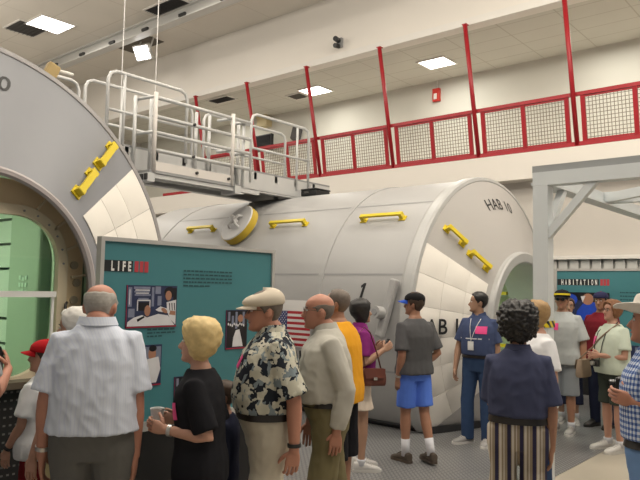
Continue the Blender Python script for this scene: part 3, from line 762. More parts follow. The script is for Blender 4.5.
        mb.mat(2); F.blob(mb, X(.55), Y(.20), .12*w_, .17*h, 0.0084, rot=.4); F.poly(mb, [(X(.08), Y(.38)), (X(.20), Y(.42)), (X(.22), Y(.72)), (X(.12), Y(.68))], 0.0082)
        mb.mat(1); F.poly(mb, [(X(.06), Y(.08)), (X(.14), Y(.30)), (X(.16), Y(.28)), (X(.09), Y(.06))], 0.0086); F.poly(mb, [(X(.16), Y(.84)), (X(.28), Y(.72)), (X(.50), Y(.92)), (X(.2), Y(.93))], 0.0086); F.blob(mb, X(.70), Y(.66), .05*w_, .05*h, 0.0086); F.poly(mb, [(X(.40), Y(.12)), (X(.50), Y(.10)), (X(.44), Y(.30))], 0.0086)
    else:                                               # machinery close-up
        mb.mat(3); F.rect(mb, X(.02), Y(.02), X(.98), Y(.95), 0.0068)
        mb.mat(1)
        for k in range(6): F.blob(mb, X(.14 + .15*k), Y(.45 + .15*(k % 2)), .06*w_, .12*h, 0.0074, 10); 
        mb.mat(4)
        for k in range(6): F.blob(mb, X(.14 + .15*k), Y(.45 + .15*(k % 2)), .04*w_, .08*h, 0.0078, 10); F.rect(mb, X(.1 + .15*k), Y(.72), X(.2 + .15*k), Y(.8), 0.0074)
    return mb.build('photo_print', PM, t)
def fine_print(F, t, u, v, w_, rows, dv, seed, hh=0.009):
    rnd = random.Random(seed); mb = MB()
    for r in range(rows):
        x = u; end = u + w_ * (1 if r < rows - 1 else 0.55)
        while x < end:
            l = min(rnd.uniform(0.012, 0.045), end - x); F.rect(mb, x, v + r*dv, x + l, v + r*dv + hh, 0.003); x += l + 0.008
    return mb.build('text_lines', FINE, t)
def spaced(F, word, size, u, v, total, t):
    """condensed bold capitals set wide apart"""
    mb = MB(); n = len(word); step = total / (n - 0.45)
    for i, ch in enumerate(word):
        vs, fs, wd = text_flat(ch, size, 0.045, 0, 1.0)
        lw = step * (0.22 if ch == 'I' else 0.55); off_ = (step * 0.55 - lw) / 2
        mb.add([F.p(u + i*step + off_ + x * lw / wd, v - y, 0.006) for x, y in vs], fs)
    return mb.build('header_lettering', HWHT, t)
# LIFE board: plane x = -3.70, runs away from the viewer along +Y
LX = -3.70
tl = at(104, 241, X=LX); tr_ = at(271.5, 253, X=LX)
y0, y1, zt = tl.y, tr_.y, (tl.z + tr_.z) / 2
bd = thing('display_board', 'large teal exhibit board headed LIFE, standing behind the visitors on the left', 'display board', (LX, (y0 + y1) / 2, 0))
F = Face((LX, y0, zt), (0, 1, 0), (1, 0, 0)); BW = y1 - y0; BH = zt - 0.86
MB().box((LX - 0.05, y0, 0.86), (LX, y1, zt)).build('panel', TEAL, bd)
fw = 0.026
mb = MB().box((LX-0.035, y0-fw, zt), (LX+0.015, y1+fw, zt+fw)).box((LX-0.035, y0-fw, 0.80), (LX+0.015, y0, zt)).box((LX-0.06, y1, 0.0), (LX+0.015, y1+fw, zt)).box((LX-0.035, y0-fw, 0.80), (LX+0.015, y1+fw, 0.86))
mb.build('board_frame', ALU, bd)
MB().box((LX - 0.05, y0 - fw, 0.0), (LX + 0.01, y1, 0.80)).build('base_panel', BASE, bd)
def uv(px, py):
    p = at(px, py, X=LX); return p.y - y0, zt - p.z
def uvbox(px0, py0, px1, py1):
    a, b_ = uv(px0, py0), uv(px1, py1); return a[0], a[1], b_[0], b_[1]
u0, v0, u1, v1 = uvbox(103.5, 259.5, 132.5, 272)
mb = MB(); F.rect(mb, 0.0, v0, u1, v1, 0.003); mb.build('header_band', HBLK, bd)
a = uv(111, 261); b_ = uv(130.5, 270.8)
spaced(F, 'LIFE', (v1 - v0) * 0.80, a[0], v0 + (v1 - v0) * 0.90, b_[0] - a[0], bd)
mb = MB()
for (p0, p1) in ((134.6, 138.6), (139.8, 143.4), (144.4, 148.4)):
    F.rect(mb, uv(p0, 260)[0], v0, uv(p1, 260)[0], v1, 0.003)
mb.build('header_bars', RMARK, bd)
def rect_px(x0, y0_, x1, y1_):
    a, c, b2, d = uvbox(x0, y0_, x1, y1_); return a, c, b2 - a, d - c
crew_print(F, bd, *rect_px(126.5, 285, 175.4, 326.5), 0)
crew_print(F, bd, *rect_px(137, 345.5, 160, 384.5), 2)
crew_print(F, bd, *rect_px(226, 310, 246, 348), 1)
crew_print(F, bd, *rect_px(174, 377, 196, 408), 1)
a = uv(183.5, 270); b_ = uv(232, 270); fine_print(F, bd, a[0], a[1], b_[0] - a[0], 5, 0.0255, 3, 0.010)
a = uv(147, 329); b_ = uv(175, 329); fine_print(F, bd, a[0], a[1], b_[0] - a[0], 3, 0.022, 5)
# HABITATION board on the back, parallel to the mezzanine wall
HY = 11.9
tl = at(557, 271, Y=HY); x0, zt2 = tl.x, tl.z
hb = thing('display_board', 'teal exhibit board headed HABITATION on the far right wall', 'display board', (x0 + 1.2, HY, 0))
F2 = Face((x0, HY, zt2), (1, 0, 0), (0, -1, 0))
MB().box((x0, HY, 0.80), (x0 + 2.4, HY + 0.05, zt2)).build('panel', TEAL, hb)
MB().box((x0 - 0.06, HY - 0.015, 0.0), (x0, HY + 0.06, zt2)).box((x0 + 2.4, HY - 0.015, 0), (x0 + 2.46, HY + 0.06, zt2)).box((x0 - 0.06, HY - 0.015, zt2), (x0 + 2.46, HY + 0.06, zt2 + 0.04)).build('board_frame', ALU, hb)
MB().box((x0, HY, 0.0), (x0 + 2.4, HY + 0.05, 0.80)).build('base_panel', BASE, hb)
def uv2(px, py):
    p = at(px, py, Y=HY); return p.x - x0, zt2 - p.z
a, b_ = uv2(557.5, 279), uv2(599, 285.5)
mb = MB(); F2.rect(mb, a[0], a[1], b_[0], b_[1], 0.003); mb.build('header_band', HBLK, hb)
a2, b2 = uv2(561.5, 280), uv2(597.3, 284.8)
spaced(F2, 'HABITATION', (b_[1] - a[1]) * 0.82, a2[0], a[1] + (b_[1] - a[1]) * 0.91, b2[0] - a2[0], hb)
mb = MB()
for (p0, p1) in ((600.3, 602.9), (603.5, 606.1), (606.7, 609.3)): F2.rect(mb, uv2(p0, 280)[0], a[1], uv2(p1, 280)[0], b_[1], 0.003)
mb.build('header_bars', RMARK, hb)
def rp2(x0_, y0_, x1_, y1_):
    a, b_ = uv2(x0_, y0_), uv2(x1_, y1_); return a[0], a[1], b_[0] - a[0], b_[1] - a[1]
crew_print(F2, hb, *rp2(562.5, 292, 610, 327.5), 3)
crew_print(F2, hb, *rp2(569, 347, 586, 360), 4)
crew_print(F2, hb, *rp2(625, 345, 660, 380), 2)
a = uv2(620, 292); b_ = uv2(645, 292); fine_print(F2, hb, a[0], a[1], b_[0] - a[0], 6, 0.06, 9, 0.018)

# ------------------------------------------------------------------ white steel frame on the right
GAL = mat('pale_grey_paint', (0.62, 0.65, 0.66), 0.45, var=0.03)
gt = thing('gantry_frame', 'white painted steel frame with diagonal braces on the right', 'frame', (-2.48, 6.1, 0))
MB().box((-2.525, 6.03, 0.0), (-2.38, 6.17, 2.74)).build('post', GAL, gt, bevel=0.006)
MB().box((-2.60, 5.98, 0.0), (-2.36, 6.22, 0.02)).build('base_plate', GAL, gt)
MB().box((-2.525, 6.03, 2.74), (1.6, 6.17, 2.865)).build('front_beam', GAL, gt)
MB().box((-2.535, 6.05, 2.865), (1.6, 6.19, 2.93)).build('beam_cap', mat('dark_grey_paint', (0.30, 0.31, 0.31), 0.5), gt)  # cap strip painted a darker grey than the beam
mb = MB().box((-2.53, 6.1, 2.78), (-2.45, 12.5, 2.90)).box((-2.57, 6.1, 2.76), (-2.41, 12.5, 2.785)); mb.build('side_beam', GAL, gt)
MB().bar((-2.40, 6.08, 2.27), (-1.97, 6.08, 2.75), 0.07, 0.07, (0, 1, 0)).build('corner_brace', GAL, gt)
MB().bar((-2.46, 6.16, 2.24), (-2.46, 6.62, 2.77), 0.07, 0.07, (1, 0, 0)).build('corner_brace', GAL, gt)
MB().bar((-2.45, 7.9, 2.83), (-0.2, 6.15, 2.83), 0.07, 0.10).build('plan_brace', GAL, gt)
MB().box((-2.48, 7.85, 2.77), (1.6, 7.95, 2.90)).build('cross_beam', GAL, gt)
MB().box((-2.45, 9.9, 2.77), (1.6, 10.0, 2.90)).build('cross_beam', GAL, gt)
TAPE = mat('hazard_tape', (0.75, 0.58, 0.02), 0.45)
nt, b, new = nodes(TAPE); ax = axes(nt)
s_ = math_node(nt, 'ADD', math_node(nt, 'ADD', ax[0], ax[1]), ax[2])
st_ = math_node(nt, 'LESS_THAN', math_node(nt, 'FRACT', math_node(nt, 'DIVIDE', math_node(nt, 'ADD', s_, 0.02), 0.10)), 0.46)
nt.links.new(mix_col(nt, st_, (0.75, 0.58, 0.02), (0.012, 0.012, 0.012)), b.inputs['Base Color'])
zt3 = at(540, 324, Y=6.03).z
MB().box((-2.531, 6.024, zt3 - 0.03), (-2.374, 6.176, zt3 + 0.03)).build('hazard_tape', TAPE, gt)
# ------------------------------------------------------------------ white access bridge over the modules
SW = mat('scaffold_paint', (0.56, 0.56, 0.55), 0.4, 0.15, var=0.03)
SWL = mat('kickboard_paint', (0.66, 0.62, 0.58), 0.5, var=0.03)
BX0, BX1, BZ = -8.75, -7.75, 3.62                # deck edges and height
br = thing('access_bridge', 'white tubular access bridge spanning high between the two modules', 'bridge', (-8.2, 5.5, 3.3))
MB().box((BX0, 3.5, BZ - 0.03), (BX1, 9.35, BZ)).build('deck', mat('deck_grey', (0.30, 0.30, 0.30), 0.5, 0.2), br)
MB().box((BX1 - 0.03, 3.5, BZ - 0.32), (BX1, 9.35, BZ - 0.03)).box((BX1 - 0.12, 3.5, BZ - 0.34), (BX1, 9.35, BZ - 0.31)).build('side_girder', SW, br)
MB().box((BX0, 3.5, BZ - 0.32), (BX0 + 0.03, 9.35, BZ - 0.03)).box((BX0, 3.5, BZ - 0.34), (BX0 + 0.12, 9.35, BZ - 0.31)).build('side_girder', SW, br)
mb = MB()
for k in range(12): mb.box((BX0, 3.6 + k * 0.48, BZ - 0.14), (BX1, 3.66 + k * 0.48, BZ - 0.03))
mb.build('cross_joist', SW, br)
# legs standing on the crowns of the modules
def hloop(X, ya, yb, za, zb, mids=1, posts=(), name='guard_rail', r=0.024):
    c = 0.12
    mb = MB().tube([(X, ya, za), (X, ya, zb - c), (X, ya + c*0.3, zb - c*0.3), (X, ya + c, zb), (X, yb - c, zb), (X, yb - c*0.3, zb - c*0.3), (X, yb, zb - c), (X, yb, za)], r, 10)
    for k in range(mids):
        zz = za + (zb - za) * (k + 1) / (mids + 1); mb.tube([(X, ya, zz), (X, yb, zz)], r * 0.85, 10)
    for y_ in posts: mb.tube([(X, y_, za), (X, y_, zb)], r * 0.85, 10)
    return mb.build(name, SW, br, True)
hloop(BX0, 5.0, 6.95, BZ - 0.1, BZ + 1.08, 1, (5.6,))
hloop(BX0, 7.2, 9.2, BZ - 0.1, BZ + 1.05, 1, (8.3,))
hloop(BX1, 4.75, 6.05, BZ - 0.1, BZ + 0.95, 1, (5.0,))
hloop(BX1, 7.35, 8.75, BZ - 0.2, BZ + 0.92, 1, (8.45,))
hloop(BX0, 3.6, 4.9, BZ - 0.1, BZ + 1.0, 1, (4.2,))
# drop platform on the near side with kickboard and four rails
PX = -7.45; pz = 3.28; pa_, pb_ = 5.28, 6.72
MB().box((PX - 0.02, pa_, pz), (PX, pb_, pz + 0.12)).build('kickboard', SWL, br)
MB().box((BX1, pa_ - 0.05, pz - 0.04), (PX, pb_ + 0.15, pz)).build('drop_deck', MATS['deck_grey'], br)
for yy in (pa_ + 0.02, pb_ - 0.02): MB().tube([(PX - 0.01, yy, pz - 0.03), (PX - 0.01, yy, pz + 1.06)], 0.03, 10).build('platform_post', SWL, br, True)
for k, zz in enumerate((1.00, 0.74, 0.52, 0.28)):
    MB().tube([(PX - 0.03, pa_ - (0.0 if k % 2 else 0.0), pz + zz), (PX - 0.03, pb_ + 0.35, pz + zz)], 0.026, 10).build('platform_rail', SW, br, True)
for yy in (5.28, 6.72, 7.0):
    for zz in (1.0, 0.52): MB().tube([(PX - 0.02, yy, pz + zz), (BX1 + 0.02, yy - 0.1, pz + zz - 0.02)], 0.024, 8).build('return_rail', SW, br, True)
for (xx, yy) in ((BX1 + 0.04, 5.15), (BX1 + 0.12, 5.35), (BX1 + 0.04, 6.2), (BX1 + 0.04, 6.45), (BX1 + 0.03, 7.05), (BX1 + 0.2, 7.0)): MB().tube([(xx, yy, pz), (xx, yy, pz + 1.02)], 0.026, 10).build('standard', SW, br, True)
for (yy, zz) in ((5.95, 0.74), (5.95, 0.28), (6.62, 0.06), (6.02, 0.06)): MB().cyl((PX + 0.005, yy, pz + zz), (PX + 0.03, yy, pz + zz), 0.022, 8).build('clamp', dark, br)
for lo_, hi_ in (((BX1, 5.2, pz - 0.16), (PX, 5.32, pz - 0.04)), ((BX1, 6.75, pz - 0.14), (PX + 0.02, 6.87, pz - 0.02)), ((PX - 0.08, 5.25, pz - 0.10), (PX - 0.02, 7.3, pz - 0.04))): MB().box(lo_, hi_).build('outrigger', SW, br)
for (xx, yy) in ((PX - 0.12, 5.19), (PX - 0.02, 5.19)): MB().box((xx - 0.03, yy - 0.01, pz - 0.14), (xx + 0.03, yy + 0.01, pz - 0.06)).build('tube_end', dark, br)
MB().box((BX1 - 0.02, 4.1, BZ - 0.42), (BX1 + 0.03, 7.2, BZ - 0.36)).build('lower_chord', SW, br)
for (yy, m_) in ((3.6, LAB), (9.0, HAB)):
    for xx in (BX0 + 0.05, BX1 - 0.05):
        zz = m_.hz + math.sqrt(m_.R ** 2 - (yy - m_.yc) ** 2)
        MB().box((xx - 0.04, yy - 0.05, zz + 0.004), (xx + 0.04, yy + 0.05, BZ - 0.03)).build('bearing_leg', SW, br)
# cables from the ceiling
for (px_, pt_, lab_) in ((122, 26, 'thin cable hanging from the ceiling to the left end of the white bridge'), (156, 11, 'thin cable hanging from the ceiling near the dark slot vent')):
    p = at(px_, 72, X=-8.2)
    t = thing('hanging_cable', lab_, 'cable', (p.x, p.y, CEIL))
    MB().cyl((p.x, p.y, BZ + 0.002), (p.x, p.y, CEIL), 0.007, 6).build('cable_line', FW, t)
    MB().cyl((p.x, p.y, CEIL - 0.05), (p.x, p.y, CEIL), 0.04, 8).build('ceiling_hook', dark, t)
# black equipment case on the crown of the farther module
pb_ = at(307, 196, Z=3.36)
cz_ = HAB.hz + math.sqrt(HAB.R ** 2 - (pb_.y + 0.1 - HAB.yc) ** 2)
t = thing('equipment_case', 'low black equipment case lying on top of the farther module', 'case', (pb_.x, pb_.y + 0.05, cz_))
MB().box((pb_.x - 0.30, pb_.y - 0.16, cz_ - 0.01), (pb_.x + 0.34, pb_.y + 0.22, cz_ + 0.08)).build('case_body', black, t, bevel=0.012)
MB().box((pb_.x - 0.31, pb_.y - 0.17, cz_ + 0.085), (pb_.x + 0.35, pb_.y + 0.23, cz_ + 0.11)).build('case_lid', black, t, bevel=0.01)
MB().box((pb_.x - 0.10, pb_.y - 0.19, cz_ + 0.03), (pb_.x - 0.02, pb_.y - 0.16, cz_ + 0.06)).box((pb_.x + 0.10, pb_.y - 0.19, cz_ + 0.03), (pb_.x + 0.18, pb_.y - 0.16, cz_ + 0.06)).build('case_latch', MATS['vent_grey'], t)
# ------------------------------------------------------------------ people
SKIN = {}
def skin(k):
    c = {'fair': (0.50, 0.27, 0.19), 'ruddy': (0.46, 0.21, 0.14), 'tan': (0.36, 0.18, 0.11), 'olive': (0.40, 0.23, 0.15)}[k]
    return mat('skin_' + k, c, 0.5, var=0.06, vscale=9)
EYEW = mat('eye_white', (0.7, 0.68, 0.64), 0.3); EYED = mat('eye_dark', (0.03, 0.02, 0.015), 0.3); LIPS = mat('lips', (0.36, 0.12, 0.10), 0.5)
PINK = mat('pink_badge', (0.85, 0.07, 0.28), 0.5)
BROWN_BELT = mat('dark_belt', (0.018, 0.014, 0.012), 0.4)

def cloth(name, col, var=0.07): return mat(name, col, 0.88, var=var, vscale=7, spec=0.2)
def evald(mb, voxel, smooth_n, wrinkle=0.0, wz=0.5, seed=0.0):
    """fuse overlapping limbs into one continuous surface"""
    me = bpy.data.meshes.new('w'); me.from_pydata([tuple(p) for p in mb.v], [], mb.f)
    ob = bpy.data.objects.new('w', me); COL.objects.link(ob)
    r = ob.modifiers.new('r', 'REMESH'); r.mode = 'VOXEL'; r.voxel_size = voxel; r.adaptivity = 0
    s = ob.modifiers.new('s', 'SMOOTH'); s.factor = 0.5; s.iterations = smooth_n
    dg = bpy.context.evaluated_depsgraph_get(); dg.update()
    m2 = bpy.data.meshes.new_from_object(ob.evaluated_get(dg))
    vs = [v.co.copy() for v in m2.vertices]; fs = [list(p.vertices) for p in m2.polygons]
    if wrinkle > 0:
        ns = [v.normal.copy() for v in m2.vertices]
        for i, p in enumerate(vs):
            q = V((p.x * 9 + seed, p.y * 9, p.z * 9 * wz))
            f = noise.noise(q) * 0.9 + (1 - abs(noise.noise(V((p.x * 16 + p.z * 7 + seed, p.y * 16, p.z * 11 - p.x * 6)))) * 2.2) * 0.55
            vs[i] = p + ns[i] * (f * wrinkle)
    bpy.data.objects.remove(ob); bpy.data.meshes.remove(me); bpy.data.meshes.remove(m2)
    return vs, fs
def ell_ring(c, rx, ry, M, n=20, e=2.4):
    out = []
    for k in range(n):
        a = 2 * PI * k / n; ca, sa = math.cos(a), math.sin(a)
        out.append(c + M @ V((rx * math.copysign(abs(ca) ** (2 / e), ca), ry * math.copysign(abs(sa) ** (2 / e), sa), 0)))
    return out
HEADP = [(-.02, .070, .010, .022), (.05, .083, -.005, .040), (.12, .088, -.030, .050), (.20, .090, -.052, .058), (.33, .089, -.076, .066), (.45, .087, -.092, .072), (.52, .085, -.098, .074),
         (.60, .092, -.101, .0765), (.70, .091, -.102, .077), (.80, .080, -.096, .072), (.88, .060, -.082, .060), (.94, .038, -.060, .044), (.98, .016, -.036, .024), (1.0, .002, -.018, .006)]
HH = 0.232
def hp(t):
    P = HEADP
    if t <= P[0][0]: return P[0][1:]
    for a, b in zip(P, P[1:]):
        if t <= b[0]:
            k = (t - a[0]) / (b[0] - a[0]); return tuple(a[i] + (b[i] - a[i]) * k for i in (1, 2, 3))
    return P[-1][1:]
def head_pt(th, t, off=0.0):
    f, b, hw = hp(max(t, 0.16) if off else t)
    cy, ry = (f + b) / 2, (f - b) / 2
    c, s_ = math.cos(th), math.sin(th); e = 2 / 2.2
    return V((math.copysign(abs(s_) ** e, s_) * (hw + off), cy + math.copysign(abs(c) ** e, c) * (ry + off), t * HH + off * max(0, (t - .55) * 2.2)))
ARM_DOWN = dict(u=(.14, -.03, -1), f=(.05, .14, -1), h=(0, .12, -1), n=(-1, .1, 0), curl=.35)
def person(label, px, d, phi, H, sk='fair', fat=0.0, wide=1.0, head=(0, 0), R=None, L=None, legR=None, legL=None, lean=0.0, vox=0.010,
           hd=(0.0, 0.0), twist=0.0):
    """returns a dict with the body object and what clothing needs. phi: 0 faces away from the viewer, 90 faces the viewer's left"""
    s = H / 1.75
    rr = ray(px, 290); cs = d / CF.dot(rr); pos = rr * cs
    az = math.atan2(-rr.x, rr.y) + R_(phi)
    P = dict(s=s, pos=(pos.x, pos.y, 0.006 if pos.x < -2.48 else 0.0), az=az, fat=fat, wide=wide, vox=vox, seed=px * 1.37 + d)
    # legs
    lg = {}
    for sd, spec in (('R', legR), ('L', legL)):
        sg = 1 if sd == 'R' else -1
        spec = spec or {}
        u = V(spec.get('u', (.03, .02, -1))); l = V(spec.get('l', (.0, -.03, -1)))
        u.x *= sg; l.x *= sg; u.normalize(); l.normalize()
        hip = V((.088 * sg * (0.5 + 0.5 * wide), 0, 0)); knee = hip + u * .42; ank = knee + l * .41
        lg[sd] = [hip, knee, ank, spec.get('yaw', 8 * sg), spec.get('lift', 0.0)]
    low = min(lg['R'][2].z, lg['L'][2].z)
    hz_ = .085 - low
    for sd in lg:
        for k in range(3): lg[sd][k] = (lg[sd][k] + V((0, 0, hz_))) * s
    dz = hz_ - .915
    Mt = Matrix.Rotation(-lean, 3, 'X') @ Matrix.Rotation(twist, 3, 'Z'); piv = V((0, 0, .95 + dz))
    def T(p):                                             # torso frame (unit body) -> person frame
        p = V(p) + V((0, 0, dz)); return (piv + Mt @ (p - piv)) * s
    P['T'] = T; P['legs'] = lg; P['Mt'] = Mt
    Z = V((0, 0, 1))
    def torso(e, z0, z1, top=True, eb=0.0, hem=0.0):
        """rings of the trunk grown by e"""
        tab = [(.84, .150, .100, 0), (.90, .168, .112, 0), (.96, .172, .116, .35), (1.04, .158, .112, .8), (1.12, .158, .115, 1.0), (1.20, .166, .120, .8), (1.29, .178, .124, .45), (1.36, .174, .115, .2), (1.41, .146, .098, .1), (1.445, .105, .080, 0), (1.475, .072, .064, 0), (1.50, .060, .060, 0)]
        rings = []; zs = [z0] + [r[0] for r in tab if z0 + .012 < r[0] < z1 - .012] + [z1]
        for z in zs:
            lo = tab[0]; hi = tab[-1]
            for a, b in zip(tab, tab[1:]):
                if a[0] <= z <= b[0]: lo, hi = a, b; break
            if z < tab[0][0]: hw, hd, fb = tab[0][1:]; 
            else:
                k = (z - lo[0]) / max(1e-6, hi[0] - lo[0]); hw, hd, fb = (lo[i] + (hi[i] - lo[i]) * k for i in (1, 2, 3))
            ee = e * (1.0 - .35 * max(0, min(1, (z - 1.33) / .08))) + eb * max(0, min(1, (1.25 - z) / .3)) + hem * max(0, (1.0 - z) / .15)
            yo = fat * fb * .55 + (-.01 if z > 1.38 else 0)
            rings.append([T(p) for p in ell_ring(V((0, yo, z)), hw * wide + fat * fb * .55 + ee, hd * (0.5 + 0.5 * wide) + fat * fb + ee, Matrix.Identity(3))])
        return rings
    P['torso'] = torso
    # arms
    arms = {}
    for sd, spec in (('R', R), ('L', L)):
        sg = 1 if sd == 'R' else -1
        a = dict(ARM_DOWN); a.update(spec or {})
        def mv(v):
            v = V(v); v.x *= sg; return (Mt @ v).normalized()
        sh = T((.164 * sg * wide, -.012, 1.385)); U, Fd, Hd, N = (mv(a[k]) for k in ('u', 'f', 'h', 'n'))
        N = (N - Hd * N.dot(Hd)).normalized()
        el = sh + U * .29 * s; wr = el + Fd * .255 * s
        arms[sd] = dict(sh=sh, el=el, wr=wr, h=Hd, n=N, th=Hd.cross(N) * sg, curl=a['curl'], u=U, f=Fd, lead=a.get('spread', 1.0))
    P['arms'] = arms
    # ---- body
    mb = MB(); mb.loft(torso(0, .84, 1.50))
    mb.tube([T((0, -.012, 1.43)), T((0, -.006, 1.50)), T((0, .006 + hd[1], 1.575 - hd[0]))], [.062 * s, .056 * s * (0.6 + 0.4 * wide), .054 * s * (0.6 + 0.4 * wide)], 14)
    for sd in 'RL':
        a = arms[sd]; sh, el, wr = a['sh'], a['el'], a['wr']; k = s * (0.55 + 0.45 * wide)
        inn = sh.lerp(T((0, 0, 1.40)), .40)
        mb.tube([inn, sh, sh.lerp(el, .35), sh.lerp(el, .7), el, el.lerp(wr, .25), el.lerp(wr, .6), wr, wr + a['h'] * .02 * s], [.044*k, .056*k, .054*k, .046*k, .041*k, .043*k, .036*k, .0275*k, .027*k], 12)
        nrm, th = a['n'], a['th'] * (1 if sd == 'R' else 1)
        sx = a['h'].cross(nrm).normalized()
        Mh = Matrix((sx, nrm, a['h'])).transposed()
        mb.loft([ell_ring(wr + a['h'] * z * s, rx * s, ry * s, Mh, 14) for z, rx, ry in ((-.012, .026, .020), (.012, .030, .019), (.045, .041, .0165), (.078, .043, .014), (.094, .040, .011))])
        lgs = lg[sd]; hip, kn, an = lgs[:3]; k2 = s * (0.45 + 0.55 * wide)
        mb.tube([hip + V((0, 0, .05)) * s, hip.lerp(kn, .15), hip.lerp(kn, .55), kn, kn.lerp(an, .28), kn.lerp(an, .65), an, an - V((0, 0, .04 * s))], [.085*k2, .083*k2, .070*k2, .053*k2, .056*k2, .042*k2, .036*s, .036*s], 12)
    # head
    hy, hpit = head
    Mh_ = Matrix.Rotation(R_(hy), 3, 'Z') @ Matrix.Rotation(R_(hpit), 3, 'X')
    hb = T((0, hd[1], 1.535 - hd[0])); ks = .97 * s ** 0.6
    def HT(p): return hb + Mh_ @ ((V(p) + V((0, .012, -.022)) ) * ks)
    P['HT'] = HT; P['ks'] = ks
    nseg = 26
    mb.loft([[HT(head_pt(2 * PI * k / nseg, t)) for k in range(nseg)] for t, *_ in HEADP])
    mb.tube([HT((0, .084, .53 * HH)), HT((0, .098, .43 * HH)), HT((0, .108, .36 * HH)), HT((0, .090, .32 * HH))], [.009*ks, .0125*ks, .0165*ks, .014*ks], 8)
    for sg in (-1, 1):
        Me = Mh_ @ Matrix.Rotation(sg * .35, 3, 'Z')
        mb.ell(HT((sg * .077, -.012, .46 * HH)), .011*ks, .022*ks, .034*ks, 6, Me)
    mb.ell(HT((0, .078, .06 * HH)), .026*ks, .016*ks, .016*ks, 6)
    vs, fs = evald(mb, vox * .8 if vox < .011 else vox, 3)
    ob = MB(); ob.add(vs, fs)
    # fingers rooted in the palm
    for sd in 'RL':
        a = arms[sd]; sg = 1 if sd == 'R' else -1
        hd, n_, wr = a['h'], a['n'], a['wr']; th = (hd.cross(n_) * sg).normalized()
        for off, ln, cz in ((.030, .070, .088), (.0105, .078, .092), (-.0100, .073, .090), (-.0295, .058, .083)):
            p = wr + (th * off + hd * (cz - .018)) * s; pts = [p]; ang = a['curl'] * .35
            p = p + hd * .018 * s; pts.append(p)
            for seg, f in ((.45, 1.0), (.31, 1.1), (.24, .8)):
                dirv = (hd * math.cos(ang) + n_ * math.sin(ang) + th * off * 1.2 * a['lead']).normalized()
                p = p + dirv * ln * seg * s; pts.append(p); ang += a['curl'] * f
            ob.tube(pts, [.0092*s, .0094*s, .0086*s, .0078*s, .0062*s], 8)
        p0 = wr + (th * .020 + hd * .022) * s; tc = (hd * .62 + th * .68 + n_ * (.25 + .35 * a['curl'])).normalized(); td = (hd * .85 + th * .30 + n_ * (.3 + .5 * a['curl'])).normalized()
        ob.tube([p0, p0 + tc * .038 * s, p0 + tc * .048 * s + td * .026 * s, p0 + tc * .048 * s + td * .050 * s], [.0125*s, .0115*s, .0098*s, .0070*s], 8)
    # eyes, brows, mouth
    for sg in (-1, 1):
        ob.mat(1); ob.ell(HT((sg * .031, .0805, .515 * HH)), .0125*ks, .0095*ks, .0068*ks, 6, Mh_)
        ob.mat(2); ob.ell(HT((sg * .031, .0885, .515 * HH)), .0052*ks, .0030*ks, .0052*ks, 5, Mh_)
        ob.tube([HT((sg * .015, .0905, .585 * HH)), HT((sg * .032, .0895, .605 * HH)), HT((sg * .050, .0765, .585 * HH))], [.0028*ks, .0036*ks, .0022*ks], 6)
    ob.mat(3); ob.tube([HT((-.024, .0825, .205 * HH)), HT((-.010, .0905, .212 * HH)), HT((.010, .0905, .212 * HH)), HT((.024, .0825, .205 * HH))], [.0025*ks, .0052*ks, .0052*ks, .0025*ks], 6)
    body = ob.build('person', [skin(sk), EYEW, EYED, LIPS], None, True)
    body.location = P['pos']; body.rotation_euler = (0, 0, az)
    body['label'] = label; body['category'] = 'person'
    P['body'] = body
    return P
def wear(P, name, mb, mt, voxel=None, sm=4, wr=0.003, wz=.5, post=None):
    vs, fs = evald(mb, voxel or P['vox'], sm, wr, wz, P['seed'])
    o = MB(); o.add(vs, fs)
    ob = o.build(name, mt, P['body'], True)
    return ob
def shirt(P, mt, hem=.84, sleeve=.6, ease=.014, eb=.006, flare=.012, neck=1.478, name='shirt', wr=.0035, sw=1.0):
    s, T = P['s'], P['T']; mb = MB(); mb.loft(P['torso'](ease, hem, neck, eb=eb, hem=flare))
    k = s * (0.55 + 0.45 * P['wide']); q_ = k * sw
    for sd in 'RL':
        a = P['arms'][sd]; sh, el, wq = a['sh'], a['el'], a['wr']; inn = sh.lerp(T((0, 0, 1.40)), .50)
        if sleeve <= 1.0:
            e = sh.lerp(el, sleeve); mb.tube([inn, sh + (sh - e).normalized() * .006, sh.lerp(e, .4), e], [.058*k, .066*k, (.064*k+.066*q_)/2, .070*q_], 14)
        else:
            e = el.lerp(wq, sleeve - 1.0); mb.tube([inn, sh, sh.lerp(el, .5), el, el.lerp(e, .5), e], [.058*k, .066*k, .060*q_, .054*q_, .050*q_, .042*q_], 14)
    o = wear(P, name, mb, mt, wr=wr)
    P['shirt'] = o; P['shirt_bvh'] = BVHTree.FromPolygons([v.co.copy() for v in o.data.vertices], [list(p.vertices) for p in o.data.polygons])
    return o
